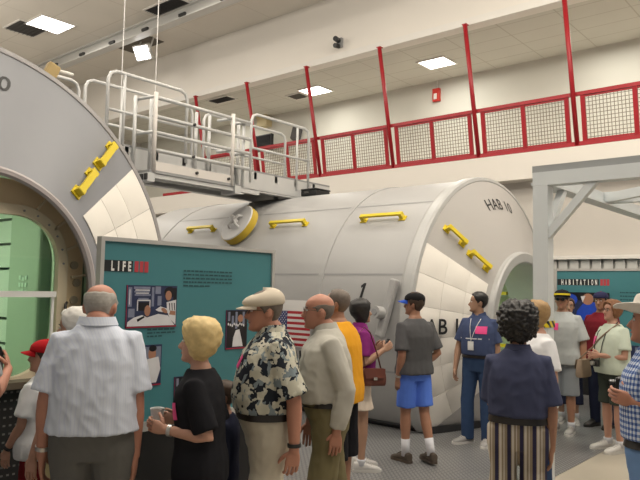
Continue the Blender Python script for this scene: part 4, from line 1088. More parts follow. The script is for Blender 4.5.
def legwear(P, mt, name='trousers', waist=1.035, to=1.0, kn=.072, an=.062, hipr=.098, ease=.012, wr=.003, flare=0.0):
    """to: 1.0 full length, .5 knee; radii at knee and ankle"""
    s = P['s']; mb = MB(); mb.loft(P['torso'](ease, .835, waist)); k2 = (0.45 + 0.55 * P['wide']); T = P['T']
    for sd in 'RL':
        hip, k_, an_ = P['legs'][sd][:3]
        cr = hip + V((0, 0, .06 * s))
        if to >= .99:
            end = an_ + V((0, -.008 * s, -.035 * s))
            mb.tube([cr, hip.lerp(k_, .12), hip.lerp(k_, .5), k_, k_.lerp(end, .5), end], [hipr*s*k2, hipr*s*k2, .086*s*k2, kn*s*k2, (kn+an)/2*s*k2, an*s*k2], 16)
        else:
            t = to * 2
            e = hip.lerp(k_, t) if t <= 1 else k_.lerp(an_, t - 1)
            mb.tube([cr, hip.lerp(k_, .12), hip.lerp(e, .55), e], [hipr*s*k2, hipr*s*k2, (.092 + flare*.5)*s*k2, (kn + .012 + flare)*s*k2], 16)
    o = wear(P, name, mb, mt, wr=wr)
    P['legs_bvh'] = BVHTree.FromPolygons([v.co.copy() for v in o.data.vertices], [list(p.vertices) for p in o.data.polygons])
    return o
def girdle(P, bvh, z, h, off, name, mt, n=44):
    """band wrapped round the trunk on the surface below it"""
    c = P['T']((0, 0, z)); rows = []
    for dzz in (-h / 2, h / 2):
        ring = []
        for k in range(n):
            a = 2 * PI * k / n; dv = V((math.cos(a), math.sin(a), 0))
            o_ = c + V((0, 0, dzz * P['s']))
            hit = bvh.ray_cast(o_ + dv * 0.6, -dv)
            r = (hit[0] - o_).length if hit[0] is not None else .15
            ring.append((o_, dv, r))
        rows.append(ring)
    rr = []
    for row, oo in ((rows[0], -.004), (rows[0], off), (rows[1], off), (rows[1], -.004)):
        rr.append([o_ + dv * (r + oo) for (o_, dv, r) in row])
    mb = MB(); mb.loft(rr, caps=False, closed=True)
    return mb.build(name, mt, P['body'], 'auto')
def on_front(P, x, z, w_, h, mt, name='badge', side='front', off=.006, rot=0.0):
    """small flat thing lying on the shirt front"""
    bv = P['shirt_bvh']; n = 4; g = []; Mt = P['Mt']
    dv = Mt @ {'front': V((0, 1, 0)), 'back': V((0, -1, 0)), 'left': V((-1, .3, 0)).normalized(), 'right': V((1, .3, 0)).normalized()}[side]
    sx = dv.cross(V((0, 0, 1))).normalized() * -1
    c = P['T']((0, 0, z)) + sx * 0
    for i in range(n + 1):
        row = []
        for j in range(n + 1):
            u, v = (i / n - .5) * w_, (j / n - .5) * h
            o_ = P['T']((x, 0, z)) if side in ('front', 'back') else P['T']((0, x, z))
            q = o_ + (sx * (u * math.cos(rot) - v * math.sin(rot)) + V((0, 0, 1)) * (u * math.sin(rot) + v * math.cos(rot)))
            hit = bv.ray_cast(q + dv * 0.6, -dv)
            row.append((hit[0] if hit[0] is not None else q + dv * .12) + dv * off)
        g.append(row)
    mb = MB(); b = []
    fl = [p for r in g for p in r]; bk = [p - dv * .003 for p in fl]; m_ = n + 1
    fs = [(i*m_+j, i*m_+j+1, (i+1)*m_+j+1, (i+1)*m_+j) for i in range(n) for j in range(n)]
    mb.add(fl, fs); mb.add(bk, fs)
    return mb.build(name, mt, P['body'])
def shoes(P, upper, sole, sock=None, sock_h=.10, big=1.0, name='shoe'):
    s = P['s'] ** .7 * big; so = MB(); any_s = False
    for sd in 'RL':
        hip, kn, an, yaw, lift = P['legs'][sd]
        M = Matrix.Rotation(R_(-yaw), 3, 'Z')
        gz = max(0.0, an.z - .088 * P['s'])
        def Q(x, y, z): return V((an.x, an.y, gz)) + M @ V((x, y, z)) * s
        mb = MB()
        def ring(y, hw, z0, z1, n=14):
            out = []
            for k in range(n):
                a = 2 * PI * k / n; c, q = math.cos(a), math.sin(a)
                out.append(Q(hw * math.copysign(abs(c) ** .75, c), y, (z0 + z1) / 2 + (z1 - z0) / 2 * math.copysign(abs(q) ** .8, q)))
            return out
        mb.loft([ring(-.078, .020, .012, .070), ring(-.068, .034, .010, .098), ring(-.03, .037, .010, .108), ring(.02, .038, .010, .104), ring(.07, .043, .010, .082), ring(.12, .048, .010, .064), ring(.165, .043, .010, .052), ring(.190, .028, .012, .042), ring(.200, .010, .014, .030)])
        mb.mat(1)
        pl = [(-.082, .024), (-.06, .038), (0, .038), (.06, .043), (.12, .051), (.17, .046), (.198, .028), (.208, .008)]
        r0 = [Q(w_, y, 0) for y, w_ in pl] + [Q(-w_, y, 0) for y, w_ in pl[::-1]]
        r1 = [p + V((0, 0, .026 * s)) for p in r0]; mb.loft([r0, r1])
        sh = mb.build(name, [upper, sole], P['body'], 'auto')
        lm = MB()
        for k in range(4):
            y = .035 + k * .022; zt = .106 - k * .011
            lm.tube([Q(-.026, y, zt - .006), Q(0, y + .004, zt + .005), Q(.026, y, zt - .006)], .0035, 6)
        lm.build('laces', [sole], sh, True)
        if sock:
            up = kn - an; up.normalize()
            k0 = MB().tube([an + V((0, 0, -.02)), an + up * sock_h * .5, an + up * sock_h], [.044 * s, .043 * s, .048 * s], 14)
            k0.build('sock', sock, P['body'], True)
def hair(P, mt, line, thick=.014, n=48, K=22, lump=.002, freq=40, tmax=1.0, name='hair', smooth=True, fullness=None):
    """line(deg from the face) -> lowest t of the hair there"""
    HT = P['HT']; mb = MB(); rows = []
    for k in range(K + 1):
        ring = []
        for i in range(n):
            th = -PI + 2 * PI * i / n; dg = abs(math.degrees(th)); t0 = line(dg)
            u = k / K; t = t0 + (tmax - t0) * u
            off = thick * min(1.0, .25 + u * 5) if k > 0 else -.010
            if fullness: off *= fullness(dg, t)
            p = head_pt(th, min(t, 1.0), off)
            if k > 0: 
                q = p * freq
                p = p + (p - V((0, 0, .13))).normalized() * lump * (noise.noise(q) + .6 * noise.noise(q * 2.1))
            ring.append(HT(p))
        rows.append(ring)
    mb.loft(rows, caps=True)
    return mb.build(name, mt, P['body'], smooth)
def curve_line(*pts):
    def f(dg):
        for a, b in zip(pts, pts[1:]):
            if dg <= b[0]:
                k = (dg - a[0]) / (b[0] - a[0]); k = k * k * (3 - 2 * k); return a[1] + (b[1] - a[1]) * k
        return pts[-1][1]
    return f
SHORT = curve_line((0, .84), (40, .82), (58, .70), (70, .56), (84, .42), (96, .56), (112, .50), (130, .22), (180, .14))
BALD = curve_line((0, .985), (70, .97), (80, .40), (92, .40), (100, .55), (114, .50), (130, .20), (180, .13))
def fringe(P, mt, top=.74, thick=.010, lump=.002):
    """hair left round the sides and back of a bald head"""
    HT = P['HT']; mb = MB(); n = 40; K = 9
    for k in range(K + 1): pass
    rows = []
    lo = curve_line((0, .60), (72, .58), (84, .42), (96, .55), (112, .48), (130, .20), (180, .13)); hi = curve_line((0, .62), (66, .62), (84, .70), (110, top), (180, top))
    ths = [R_(62 + (298 - 62) * i / n) for i in range(n + 1)]
    for k in range(K + 1):
        ring = []
        for th in ths:
            dg = math.degrees(th); dg = dg if dg <= 180 else 360 - dg
            a, b = lo(dg), hi(dg); u = k / K; t = a + (b - a) * u
            off = thick * math.sin(PI * min(1, max(0, u))) ** .5 - .003
            p = head_pt(th, t, max(off, -.003)); q = p * 45
            p = p + (p - V((0, 0, .13))).normalized() * lump * noise.noise(q)
            ring.append(HT(p))
        rows.append(ring)
    for A, B in zip(rows, rows[1:]): strip(mb, A, B)
    inner = [[HT(head_pt(th, lo(min(math.degrees(th), 360 - math.degrees(th))) + .02, -.012)) for th in ths], [HT(head_pt(th, hi(min(math.degrees(th), 360 - math.degrees(th))) - .02, -.012)) for th in ths]]
    strip(mb, inner[0], rows[0]); strip(mb, rows[-1], inner[1])
    return mb.build('hair', mt, P['body'], True)
def cap(P, mt, brim_mt=None, back=False, t0=.66, off=.014, brim=.075, button=True, badge=None, turn=0.0):
    HT = P['HT']; n = 40; K = 12; rows = []; mb = MB()
    for k in range(K + 1):
        u = k / K; t = t0 + (1.0 - t0) * u
        rows.append([HT(head_pt(2*PI*i/n, t - .02 * (1 - u) * (1 - math.cos(2*PI*i/n)), off + .006 * math.sin(PI * u))) for i in range(n)])
    inner = [HT(head_pt(2*PI*i/n, t0, -.004)) for i in range(n)]
    mb.loft([inner] + rows)
    o = mb.build('cap', mt, P['body'], True)
    sgn = -1 if back else 1
    ys = []; 
    top, bot = [], []
    for r_ in range(5):
        fr_ = r_ / 4; row = []
        for i in range(17):
            a = R_(-62 + 124 * i / 16) + (PI if back else 0) + turn; base = head_pt(a, t0 + .01, off - .006)
            reach = brim * fr_ * max(0.0, math.cos((i / 16 - .5) * PI)) ** .45
            dv = V((math.sin(turn + (PI if back else 0)), math.cos(turn + (PI if back else 0)), 0))
            row.append(HT(base + dv * reach + V((0, 0, -.018 * fr_ - .022 * ((i / 16 - .5) * 2) ** 2 * fr_))))
        top.append(row)
    mb = MB()
    for A, B in zip(top, top[1:]): strip(mb, A, B)
    dn = HT((0, 0, 0)) - HT((0, 0, .004))
    bot = [[p + dn for p in r] for r in top]
    for A, B in zip(bot, bot[1:]): strip(mb, A, B)
    strip(mb, top[-1], bot[-1])
    mb.build('cap_brim', brim_mt or mt, o, True)
    if button: MB().ell(HT((0, -.012, HH * 1.0 + off * 1.1)), .008, .008, .005, 5).build('cap_button', brim_mt or mt, o, True)
    return o
def glasses(P, mt, lens=None):
    HT = P['HT']; mb = MB()
    for sg in (-1, 1):
        pts = [HT((sg * .033 + .022 * math.cos(2*PI*k/14), .1015 - .004 * abs(math.cos(2*PI*k/14)), .515*HH + .017 * math.sin(2*PI*k/14))) for k in range(15)]
        mb.tube(pts, .0018, 6, caps=False)
        mb.tube([HT((sg * .055, .098, .53*HH)), HT((sg * .080, .06, .53*HH)), HT((sg * .084, -.01, .51*HH))], .002, 6)
    mb.tube([HT((-.011, .103, .53*HH)), HT((.011, .103, .53*HH))], .0018, 6)
    g = mb.build('glasses', mt, P['body'], True)
    if lens:
        for sg in (-1, 1):
            MB().add([HT((sg * .033 + .022 * math.cos(2*PI*k/14), .1008 - .004 * abs(math.cos(2*PI*k/14)) + yy, .515*HH + .017 * math.sin(2*PI*k/14))) for yy in (0, -.002) for k in range(14)],
                     [tuple(range(14)), tuple(range(14, 28))]).build('lens', lens, g)
    return g
def collar(P, mt, open_front=True, h=.035, r=.068, name='collar'):
    T = P['T']; n = 32; rows = []
    for rr, z in ((r - .004, 1.478), (r + .000, 1.478 + h), (r + .006, 1.478 + h + .004), (r + .022, 1.472), (r + .018, 1.468)):
        ring = []
        for k in range(n + 1):
            a = PI / 2 + R_(16) + (2 * PI - R_(32)) * k / n if open_front else PI / 2 + 2 * PI * k / n
            fdrop = -.028 * max(0, math.sin(a)) ** 2
            ring.append(T((rr * (1 + .10 * P['wide'] - .1) * math.cos(a), (rr) * math.sin(a) - .004, z + fdrop)))
        rows.append(ring)
    mb = MB()
    for A, B in zip(rows, rows[1:] + rows[:1]): strip(mb, A, B)
    return mb.build(name, mt, P['body'], True)
def watch(P, sd, mt, off=.03):
    a = P['arms'][sd]; w_ = a['wr']; f = a['f']; s = P['s'] * (0.55 + 0.45 * P['wide'])
    c = w_ - f * off; return MB().tube([c - f * .010, c + f * .010], .036 * s, 16).build('watch', mt, P['body'], 'auto')
# ------------------------------------------------------------------ the visitors
WHITE_T = cloth('white_cotton', (0.72, 0.72, 0.74)); PALE_SHIRT = cloth('pale_blue_shirt', (0.60, 0.64, 0.74))
nt, b, new = nodes(PALE_SHIRT); ax = axes(nt)
f = math_node(nt, 'LESS_THAN', math_node(nt, 'FRACT', math_node(nt, 'DIVIDE', math_node(nt, 'ADD', ax[0], ax[1]), 0.018)), 0.3)
nt.links.new(mix_col(nt, f, (0.62, 0.66, 0.75), (0.57, 0.61, 0.73)), b.inputs['Base Color'])
GREY_TR = cloth('grey_trousers', (0.13, 0.125, 0.115)); RED_SH = cloth('dark_red_shorts', (0.16, 0.010, 0.014)); BLACK_C = cloth('black_cloth', (0.010, 0.010, 0.013)); NAVY = cloth('navy_cloth', (0.016, 0.020, 0.045))
CREAM = cloth('cream_trousers', (0.52, 0.47, 0.38)); KHAKI = cloth('khaki_trousers', (0.17, 0.145, 0.075)); BEIGE_S = cloth('beige_shirt', (0.48, 0.46, 0.41)); GOLD = cloth('golden_shirt', (0.72, 0.33, 0.02))
PURPLE = cloth('purple_shirt', (0.22, 0.025, 0.17)); OFFW = cloth('off_white_shorts', (0.70, 0.60, 0.50)); CHAR = cloth('charcoal_shirt', (0.095, 0.095, 0.10)); BLUE_SH = cloth('blue_shorts', (0.09, 0.19, 0.66))
POLO = cloth('slate_blue_polo', (0.055, 0.075, 0.155)); JEANS = cloth('blue_jeans', (0.035, 0.065, 0.14), 0.25); NAVYT = cloth('dusk_blue_shirt', (0.055, 0.062, 0.115)); LGREY = cloth('light_grey_shirt', (0.42, 0.44, 0.44)); GREYSH = cloth('grey_shorts', (0.24, 0.26, 0.28))
MAROON = cloth('maroon_shirt', (0.17, 0.012, 0.022)); MINT = cloth('pale_mint_shirt', (0.56, 0.62, 0.52)); OLIVE = cloth('dark_olive_shorts', (0.045, 0.055, 0.045)); LJEANS = cloth('light_jeans', (0.14, 0.24, 0.44), 0.25)
FLORAL = cloth('floral_shirt', (0.5, 0.48, 0.4))
nt, b, new = nodes(FLORAL)
n1 = tex(nt, 'ShaderNodeTexNoise', 15, 2, (1, 1, 1)); n2 = tex(nt, 'ShaderNodeTexNoise', 24, 2, (1.4, 1, 0.7)); n3 = tex(nt, 'ShaderNodeTexNoise', 19, 2, (0.8, 1.2, 1.2))
c1 = mix_col(nt, math_node(nt, 'GREATER_THAN', n1.outputs['Fac'], 0.51), (0.50, 0.48, 0.39), (0.020, 0.024, 0.034))
c2 = mix_col(nt, math_node(nt, 'GREATER_THAN', n2.outputs['Fac'], 0.585), c1, (0.21, 0.25, 0.27)); c3 = mix_col(nt, math_node(nt, 'GREATER_THAN', n3.outputs['Fac'], 0.60), c2, (0.58, 0.56, 0.47))
nt.links.new(c3, b.inputs['Base Color'])
CHECK = cloth('blue_check_shirt', (0.3, 0.4, 0.6))
nt, b, new = nodes(CHECK); ax = axes(nt)
def half(v, per): return math_node(nt, 'LESS_THAN', math_node(nt, 'FRACT', math_node(nt, 'DIVIDE', v, per)), 0.5)
hv = math_node(nt, 'ADD', half(math_node(nt, 'ADD', ax[0], ax[1]), 0.028), half(ax[2], 0.028))
cA = mix_col(nt, math_node(nt, 'GREATER_THAN', hv, 0.5), (0.62, 0.66, 0.72), (0.20, 0.28, 0.50)); nt.links.new(mix_col(nt, math_node(nt, 'GREATER_THAN', hv, 1.5), cA, (0.045, 0.08, 0.25)), b.inputs['Base Color'])
STRIPE = cloth('striped_trousers', (0.4, 0.36, 0.3))
nt, b, new = nodes(STRIPE); ax = axes(nt)
fr_ = math_node(nt, 'FRACT', math_node(nt, 'DIVIDE', math_node(nt, 'ADD', ax[0], 1.013), 0.073))
def band(lo, hi): return math_node(nt, 'MULTIPLY', math_node(nt, 'GREATER_THAN', fr_, lo), math_node(nt, 'LESS_THAN', fr_, hi))
s1 = mix_col(nt, band(0.0, 0.30), (0.30, 0.24, 0.17), (0.035, 0.032, 0.07)); s2 = mix_col(nt, band(0.36, 0.55), s1, (0.60, 0.55, 0.47)); s3 = mix_col(nt, band(0.70, 0.78), s2, (0.58, 0.53, 0.46)); nt.links.new(s3, b.inputs['Base Color'])
H_GREY = mat('grey_hair', (0.36, 0.34, 0.31), 0.7, var=0.25, vscale=60); H_WHITE = mat('white_hair', (0.66, 0.64, 0.60), 0.7, var=0.15, vscale=50); H_BLONDE = mat('blonde_hair', (0.62, 0.46, 0.21), 0.6, var=0.28, vscale=40)
H_BLACK = mat('black_hair', (0.012, 0.010, 0.010), 0.45, var=0.3, vscale=50); H_BROWN = mat('brown_hair', (0.055, 0.032, 0.02), 0.6, var=0.3, vscale=50); H_RED = mat('auburn_hair', (0.22, 0.095, 0.04), 0.6, var=0.25, vscale=50); H_DBL = mat('dark_blonde_hair', (0.34, 0.21, 0.09), 0.6, var=0.25, vscale=50)
H_GB = mat('greying_hair', (0.15, 0.12, 0.10), 0.65, var=0.3, vscale=60)
SOLE = mat('shoe_sole', (0.60, 0.58, 0.55), 0.6); SWHITE = mat('white_trainer', (0.62, 0.60, 0.58), 0.5, var=0.1, vscale=30); SBROWN = mat('brown_shoe', (0.075, 0.055, 0.04), 0.55); SBLACK = mat('black_shoe', (0.014, 0.013, 0.013), 0.4); SGREY = mat('grey_trainer', (0.30, 0.29, 0.28), 0.55); SOCK = mat('white_sock', (0.66, 0.66, 0.70), 0.9)
REDCAP = cloth('red_cap', (0.42, 0.010, 0.016)); BLKCAP = cloth('black_cap', (0.012, 0.012, 0.014)); BLUEB = cloth('royal_blue', (0.03, 0.09, 0.50)); FELT = cloth('cream_cap_cloth', (0.60, 0.53, 0.43)); STRAW = cloth('white_straw', (0.70, 0.66, 0.60)); YBAND = cloth('yellow_band', (0.65, 0.52, 0.03))
STEEL = mat('watch_steel', (0.55, 0.53, 0.50), 0.3, 0.8); DSTRAP = mat('dark_strap', (0.02, 0.02, 0.02), 0.5); WIREF = mat('spectacle_frame', (0.10, 0.08, 0.06), 0.35, 0.4); LEATHER = mat('brown_leather', (0.11, 0.028, 0.016), 0.42, var=0.15); TAUPE = mat('taupe_canvas', (0.27, 0.20, 0.14), 0.8, var=0.1, vscale=20)
LENSD = mat('dark_lens', (0.01, 0.01, 0.012), 0.12); TAGW = mat('tag_white', (0.72, 0.72, 0.70), 0.5); GOLDR = mat('gold_ring', (0.75, 0.50, 0.15), 0.25, 0.9)
def Wp(P, v):
    """person frame (real metres) to room"""
    c, s_ = math.cos(P['az']), math.sin(P['az']); v = V(v)
    return V((P['pos'][0] + c*v.x - s_*v.y, P['pos'][1] + s_*v.x + c*v.y, P['pos'][2] + v.z))
def Wd(P, v):
    c, s_ = math.cos(P['az']), math.sin(P['az']); v = V(v); return V((c*v.x - s_*v.y, s_*v.x + c*v.y, v.z))

# boy in the red cap
P = person('boy in a red cap and white T-shirt looking into the green hatch', 48, 4.35, 52, 1.35, 'fair', head=(28, 4), wide=.98, L=dict(u=(.15, .15, -1), f=(-.1, .55, -.75)), R=dict(u=(.1, .1, -1), f=(0, .5, -.8)))
legwear(P, RED_SH, 'shorts', waist=1.03, to=.62, kn=.095, flare=.015); shirt(P, WHITE_T, hem=.83, sleeve=.75, ease=.035, eb=.015, flare=.02, sw=1.15); shoes(P, SWHITE, SOLE, SOCK)
hair(P, H_BROWN, SHORT, .010); cp = cap(P, REDCAP, off=.017, brim=.07); watch(P, 'L', DSTRAP, .02)
MB().add([P['HT'](p) for p in (head_pt(R_(196), .80, .026), head_pt(R_(164), .80, .026), head_pt(R_(168), .90, .024), head_pt(R_(192), .90, .024))], [(0, 1, 2, 3)]).build('cap_emblem', mat('emblem_navy', (0.04, 0.05, 0.2)), cp)
# visitor just outside the left edge, one hand in view
P = person('visitor at the left edge of the photo, only a hand holding a black camera shows', -44, 3.7, -18, 1.72, 'ruddy', R=dict(u=(.15, .38, -.9), f=(.02, .85, .42), h=(-.25, .6, .75), n=(-1, .1, .1), curl=.75), L=dict(u=(.15, .3, -.95), f=(-.35, .8, .35), h=(-.3, .7, .6), n=(-1, 0, 0), curl=.7))
legwear(P, NAVY, 'trousers'); shirt(P, LGREY, hem=.9, sleeve=.6); shoes(P, SBLACK, SBLACK); hair(P, H_BROWN, SHORT, .012)
a = P['arms']['R']; cpos = Wp(P, a['wr'] + a['h'] * .085 + a['n'] * .055); cu_ = Wd(P, a['h']); cn_ = Wd(P, a['n']); ct_ = cu_.cross(cn_)
t = thing('compact_camera', 'black camera held up at the left edge of the photo', 'camera', tuple(cpos))
MB().obox(cpos, cn_, ct_, V((0, 0, 1)), .028, .040, .062).build('camera_body', black, t, bevel=.01)
MB().cyl(cpos + ct_ * .038, cpos + ct_ * .075, .024, 18).build('camera_lens', LENSD, t, 'auto')
MB().tube([cpos + V((0, 0, -.06)), cpos + V((0.01, 0, -.13)), cpos + V((0.0, .01, -.20))], .003, 6).ell(cpos + V((0, .01, -.21)), .02, .02, .02, 6).build('wrist_strap', DSTRAP, t)
# white-haired visitor mostly hidden
P = person('white-haired visitor half hidden behind the man in the pale blue shirt', 79, 3.85, 48, 1.59, 'fair', head=(25, 0), L=dict(u=(.1, .1, -1), f=(0, .4, -.9)))
legwear(P, cloth('straw_trousers', (0.50, 0.42, 0.22))); shirt(P, cloth('dusty_blue_shirt', (0.30, 0.33, 0.42)), hem=.86); shoes(P, SBROWN, SOLE)
hair(P, H_WHITE, curve_line((0, .86), (45, .80), (65, .5), (80, .4), (96, .45), (120, .25), (180, .10)), .020, lump=.006)
# big man seen from behind
P = person('heavy grey-haired man seen from behind in a pale blue short-sleeved shirt', 99, 3.42, -8, 1.82, 'ruddy', fat=.055, wide=.98, hd=(.065, .025), head=(-8, -12), R=dict(u=(.13, -.02, -1), f=(.0, .15, -1)), L=dict(u=(.20, -.05, -1), f=(.05, .18, -1), curl=.5), vox=.009)
legwear(P, GREY_TR, waist=1.03, hipr=.115, kn=.085, an=.072, ease=.016); shirt(P, PALE_SHIRT, hem=.965, sleeve=.82, ease=.022, eb=.022, flare=.004, wr=.007, sw=1.2); shoes(P, SBLACK, SBLACK)
collar(P, PALE_SHIRT, h=.03, r=.078); fringe(P, H_GREY, .80, .011); watch(P, 'L', STEEL, .035)
girdle(P, P['legs_bvh'], .985, .035, .006, 'belt', BROWN_BELT)
# woman in black with blonde hair
P = person('woman with short blonde hair in black top, holding a paper cup', 206, 3.55, 74, 1.545, 'fair', fat=.0, wide=.92, head=(4, 3), lean=.05, L=dict(u=(.08, -.30, -1), f=(-.12, 1, .16), h=(-.1, 1, .25), n=(-1, 0, .1), curl=.8), R=dict(u=(.10, -.22, -1), f=(-.15, 1, .2), h=(-.15, 1, .2), n=(-1, 0, 0), curl=.8))
legwear(P, BLACK_C, hipr=.105, kn=.09, an=.085); shirt(P, BLACK_C, hem=.82, sleeve=.88, ease=.026, eb=.012, flare=.02, sw=1.12); shoes(P, SBLACK, SBLACK)
hair(P, H_BLONDE, curve_line((0, .86), (35, .82), (55, .62), (70, .34), (90, .16), (110, .06), (180, .02)), .036, lump=.009, freq=26, K=26)
on_front(P, .075, 1.25, .06, .085, PINK, 'badge', side='left', rot=.2); watch(P, 'L', STEEL, .02)
c = Wp(P, (P['arms']['L']['wr'] + P['arms']['R']['wr']) / 2 + (P['arms']['L']['h'] + P['arms']['R']['h']) * .045 + V((0, 0, .02)))
t = thing('paper_cup', 'white paper cup held by the blonde woman in black', 'cup', (c.x, c.y, c.z - .045))
rows = [[c + V((r * math.cos(2*PI*k/20), r * math.sin(2*PI*k/20), z)) for k in range(20)] for r, z in ((.002, -.045), (.026, -.045), (.036, .045), (.038, .047), (.034, .045), (.025, -.038), (.002, -.038))]
MB().loft(rows, caps=False).build('cup_wall', TAGW, t, 'auto')
# child behind her
P = person('child in dark navy clothes half hidden between the blonde woman and flat-capped man', 228, 4.2, 80, 1.13, 'fair', L=dict(u=(.1, -.05, -1), f=(0, .3, -1)))
legwear(P, NAVY); shirt(P, NAVY, hem=.82, sleeve=1.85, ease=.03, sw=1.1); shoes(P, SBLACK, SBLACK); hair(P, H_BROWN, SHORT, .014)
# man in floral shirt and flat cap
P = person('man in a cream flat cap, black and cream floral shirt and cream trousers', 272, 3.9, 97, 1.76, 'ruddy', fat=.045, wide=1.08, hd=(.035, .03), head=(3, 0), L=dict(u=(.16, -.36, -1), f=(.02, -.02, -1), curl=.6), R=dict(u=(.16, -.1, -1), f=(0, .2, -1)), vox=.009, legL=dict(u=(.04, .10, -1), l=(0, -.02, -1)), legR=dict(u=(.04, -.04, -1), l=(0, -.12, -1)))
legwear(P, CREAM, waist=1.045, hipr=.118, kn=.098, an=.08, ease=.018, wr=.006); shirt(P, FLORAL, hem=1.035, sleeve=.92, ease=.026, eb=.008, flare=.0, wr=.006, sw=1.25); shoes(P, SBROWN, SOLE)
collar(P, FLORAL); girdle(P, P['legs_bvh'], 1.02, .038, .010, 'belt', BROWN_BELT); hair(P, H_GB, SHORT, .010); watch(P, 'L', DSTRAP, .02)
on_front(P, -.05, 1.31, .05, .07, PINK, 'badge', rot=-.3); glasses(P, WIREF)
HT = P['HT']; mb = MB(); rows = []
for k in range(10):
    u = k / 9; ring = []
    for i in range(40):
        th = 2*PI*i/40; base = head_pt(th, .64 + .04 * math.cos(th), .016 + .014 * math.sin(PI * min(1, u * 1.1)))
        cen = V((0, .012, 0)); q = base.copy(); q.x = cen.x + (base.x - cen.x) * math.cos(u * PI / 2) ** .55; q.y = cen.y + (base.y - cen.y) * math.cos(u * PI / 2) ** .55
        fwd = max(0, math.cos(th)); q.y += .030 * fwd * (1 - u) * min(1, u * 4); q.z = .150 + (.088 - .020 * math.cos(th)) * math.sin(u * PI / 2) ** 1.2 + (.012 * -math.cos(th)) * (1 - u)
        ring.append(HT(q))
    rows.append(ring)
mb.loft(rows); fc = mb.build('flat_cap', FELT, P['body'], True)
tp = []
for r_ in range(4):
    tp.append([HT(head_pt(R_(-58 + 116 * i / 14), .66, .016) + V((0, .062 * r_ / 3 * max(0, math.cos((i / 14 - .5) * PI)) ** .5, -.020 * r_ / 3 - .006))) for i in range(15)])
mb = MB()
for A, B in zip(tp, tp[1:]): strip(mb, A, B)
bt = [[p + V((0, 0, -.006)) for p in r] for r in tp]
for A, B in zip(bt, bt[1:]): strip(mb, A, B)
strip(mb, tp[-1], bt[-1]); mb.build('cap_peak', FELT, fc, True)
# bald man in the beige shirt
P = person('balding man with glasses in a long-sleeved beige shirt and khaki trousers', 331, 4.35, 96, 1.755, 'ruddy', fat=.04, wide=1.05, hd=(.035, .03), head=(-2, 2), lean=.07, L=dict(u=(.15, -.30, -1), f=(-.02, .30, -1), curl=.5), R=dict(u=(.1, .1, -1), f=(0, .4, -1)), vox=.009, legL=dict(u=(.03, .12, -1), l=(0, -.05, -1)), legR=dict(u=(.03, -.10, -1), l=(0, -.22, -1)))
legwear(P, KHAKI, waist=1.04, hipr=.112, kn=.092, an=.078, wr=.006); shirt(P, BEIGE_S, hem=1.035, sleeve=1.93, ease=.022, eb=.008, flare=.0, wr=.007, sw=1.15); shoes(P, SBROWN, SBROWN)
collar(P, BEIGE_S); girdle(P, P['legs_bvh'], 1.02, .035, .010, 'belt', BROWN_BELT); fringe(P, H_GB, .72, .008); glasses(P, WIREF)
on_front(P, -.075, 1.30, .10, .11, BEIGE_S, 'pocket', off=.004)
q = P['shirt_bvh'].ray_cast(P['T']((-.075, 0.6, 1.355)), V((0, -1, 0)))[0] or P['T']((-.075, .13, 1.355))
MB().cyl(q + V((0, .008, -.04)), q + V((0, .010, .03)), .006, 8).build('pen', DSTRAP, P['body'])
# man in golden yellow
P = person('man in a golden yellow T-shirt and black shorts, mostly behind the balding man', 343, 5.4, 66, 1.74, 'tan', fat=.03, wide=1.08, head=(6, 4), lean=.08, L=dict(u=(.12, .05, -1), f=(0, .45, -1)))
legwear(P, BLACK_C, 'shorts', to=.60, kn=.085, flare=.012); shirt(P, GOLD, hem=.84, sleeve=.75, ease=.03, eb=.01, flare=.012, sw=1.15); shoes(P, SWHITE, SOLE, SOCK)
hair(P, H_GB, curve_line((0, .93), (50, .88), (66, .62), (84, .42), (100, .55), (130, .22), (180, .14)), .010)
glasses(P, WIREF, LENSD)
# woman in purple
P = person('dark-haired woman in a purple shirt and pale shorts holding up a phone', 361, 6.6, -74, 1.63, 'olive', fat=.015, wide=.94, head=(0, 4), R=dict(u=(.10, .0, -1), f=(-.10, 1, .68), h=(-.1, 1, .6), n=(-1, 0, 0), curl=.9), L=dict(u=(.10, .02, -1), f=(-.2, 1, .66), h=(-.2, 1, .5), n=(-1, 0, 0), curl=.9), legR=dict(u=(.02, .04, -1), l=(0, -.04, -1)), legL=dict(u=(.02, .10, -1), l=(0, -.02, -1)))
legwear(P, OFFW, 'shorts', to=.34, kn=.10, flare=.01); shirt(P, PURPLE, hem=.90, sleeve=.72, ease=.022, eb=.008, flare=.012, sw=1.05); shoes(P, SWHITE, SOLE, SOCK, .04)
hair(P, H_BLACK, curve_line((0, .80), (30, .76), (52, .50), (64, .16), (85, .0), (110, -.12), (180, -.16)), .026, lump=.005, K=28); collar(P, PURPLE)
c = Wp(P, (P['arms']['L']['wr'] + P['arms']['R']['wr']) / 2 + P['arms']['R']['h'] * .10); hd_ = Wd(P, V((0, .35, .94))); fw_ = Wd(P, (0, 1, 0))
t = thing('mobile_phone', 'small dark phone held by the woman in purple', 'phone', tuple(c))
MB().obox(c, fw_.cross(hd_), fw_, hd_, .026, .010, .055).build('phone_body', black, t, bevel=.005); MB().obox(c - fw_ * .011, fw_.cross(hd_), fw_, hd_, .021, .001, .030).build('phone_screen', LENSD, t)
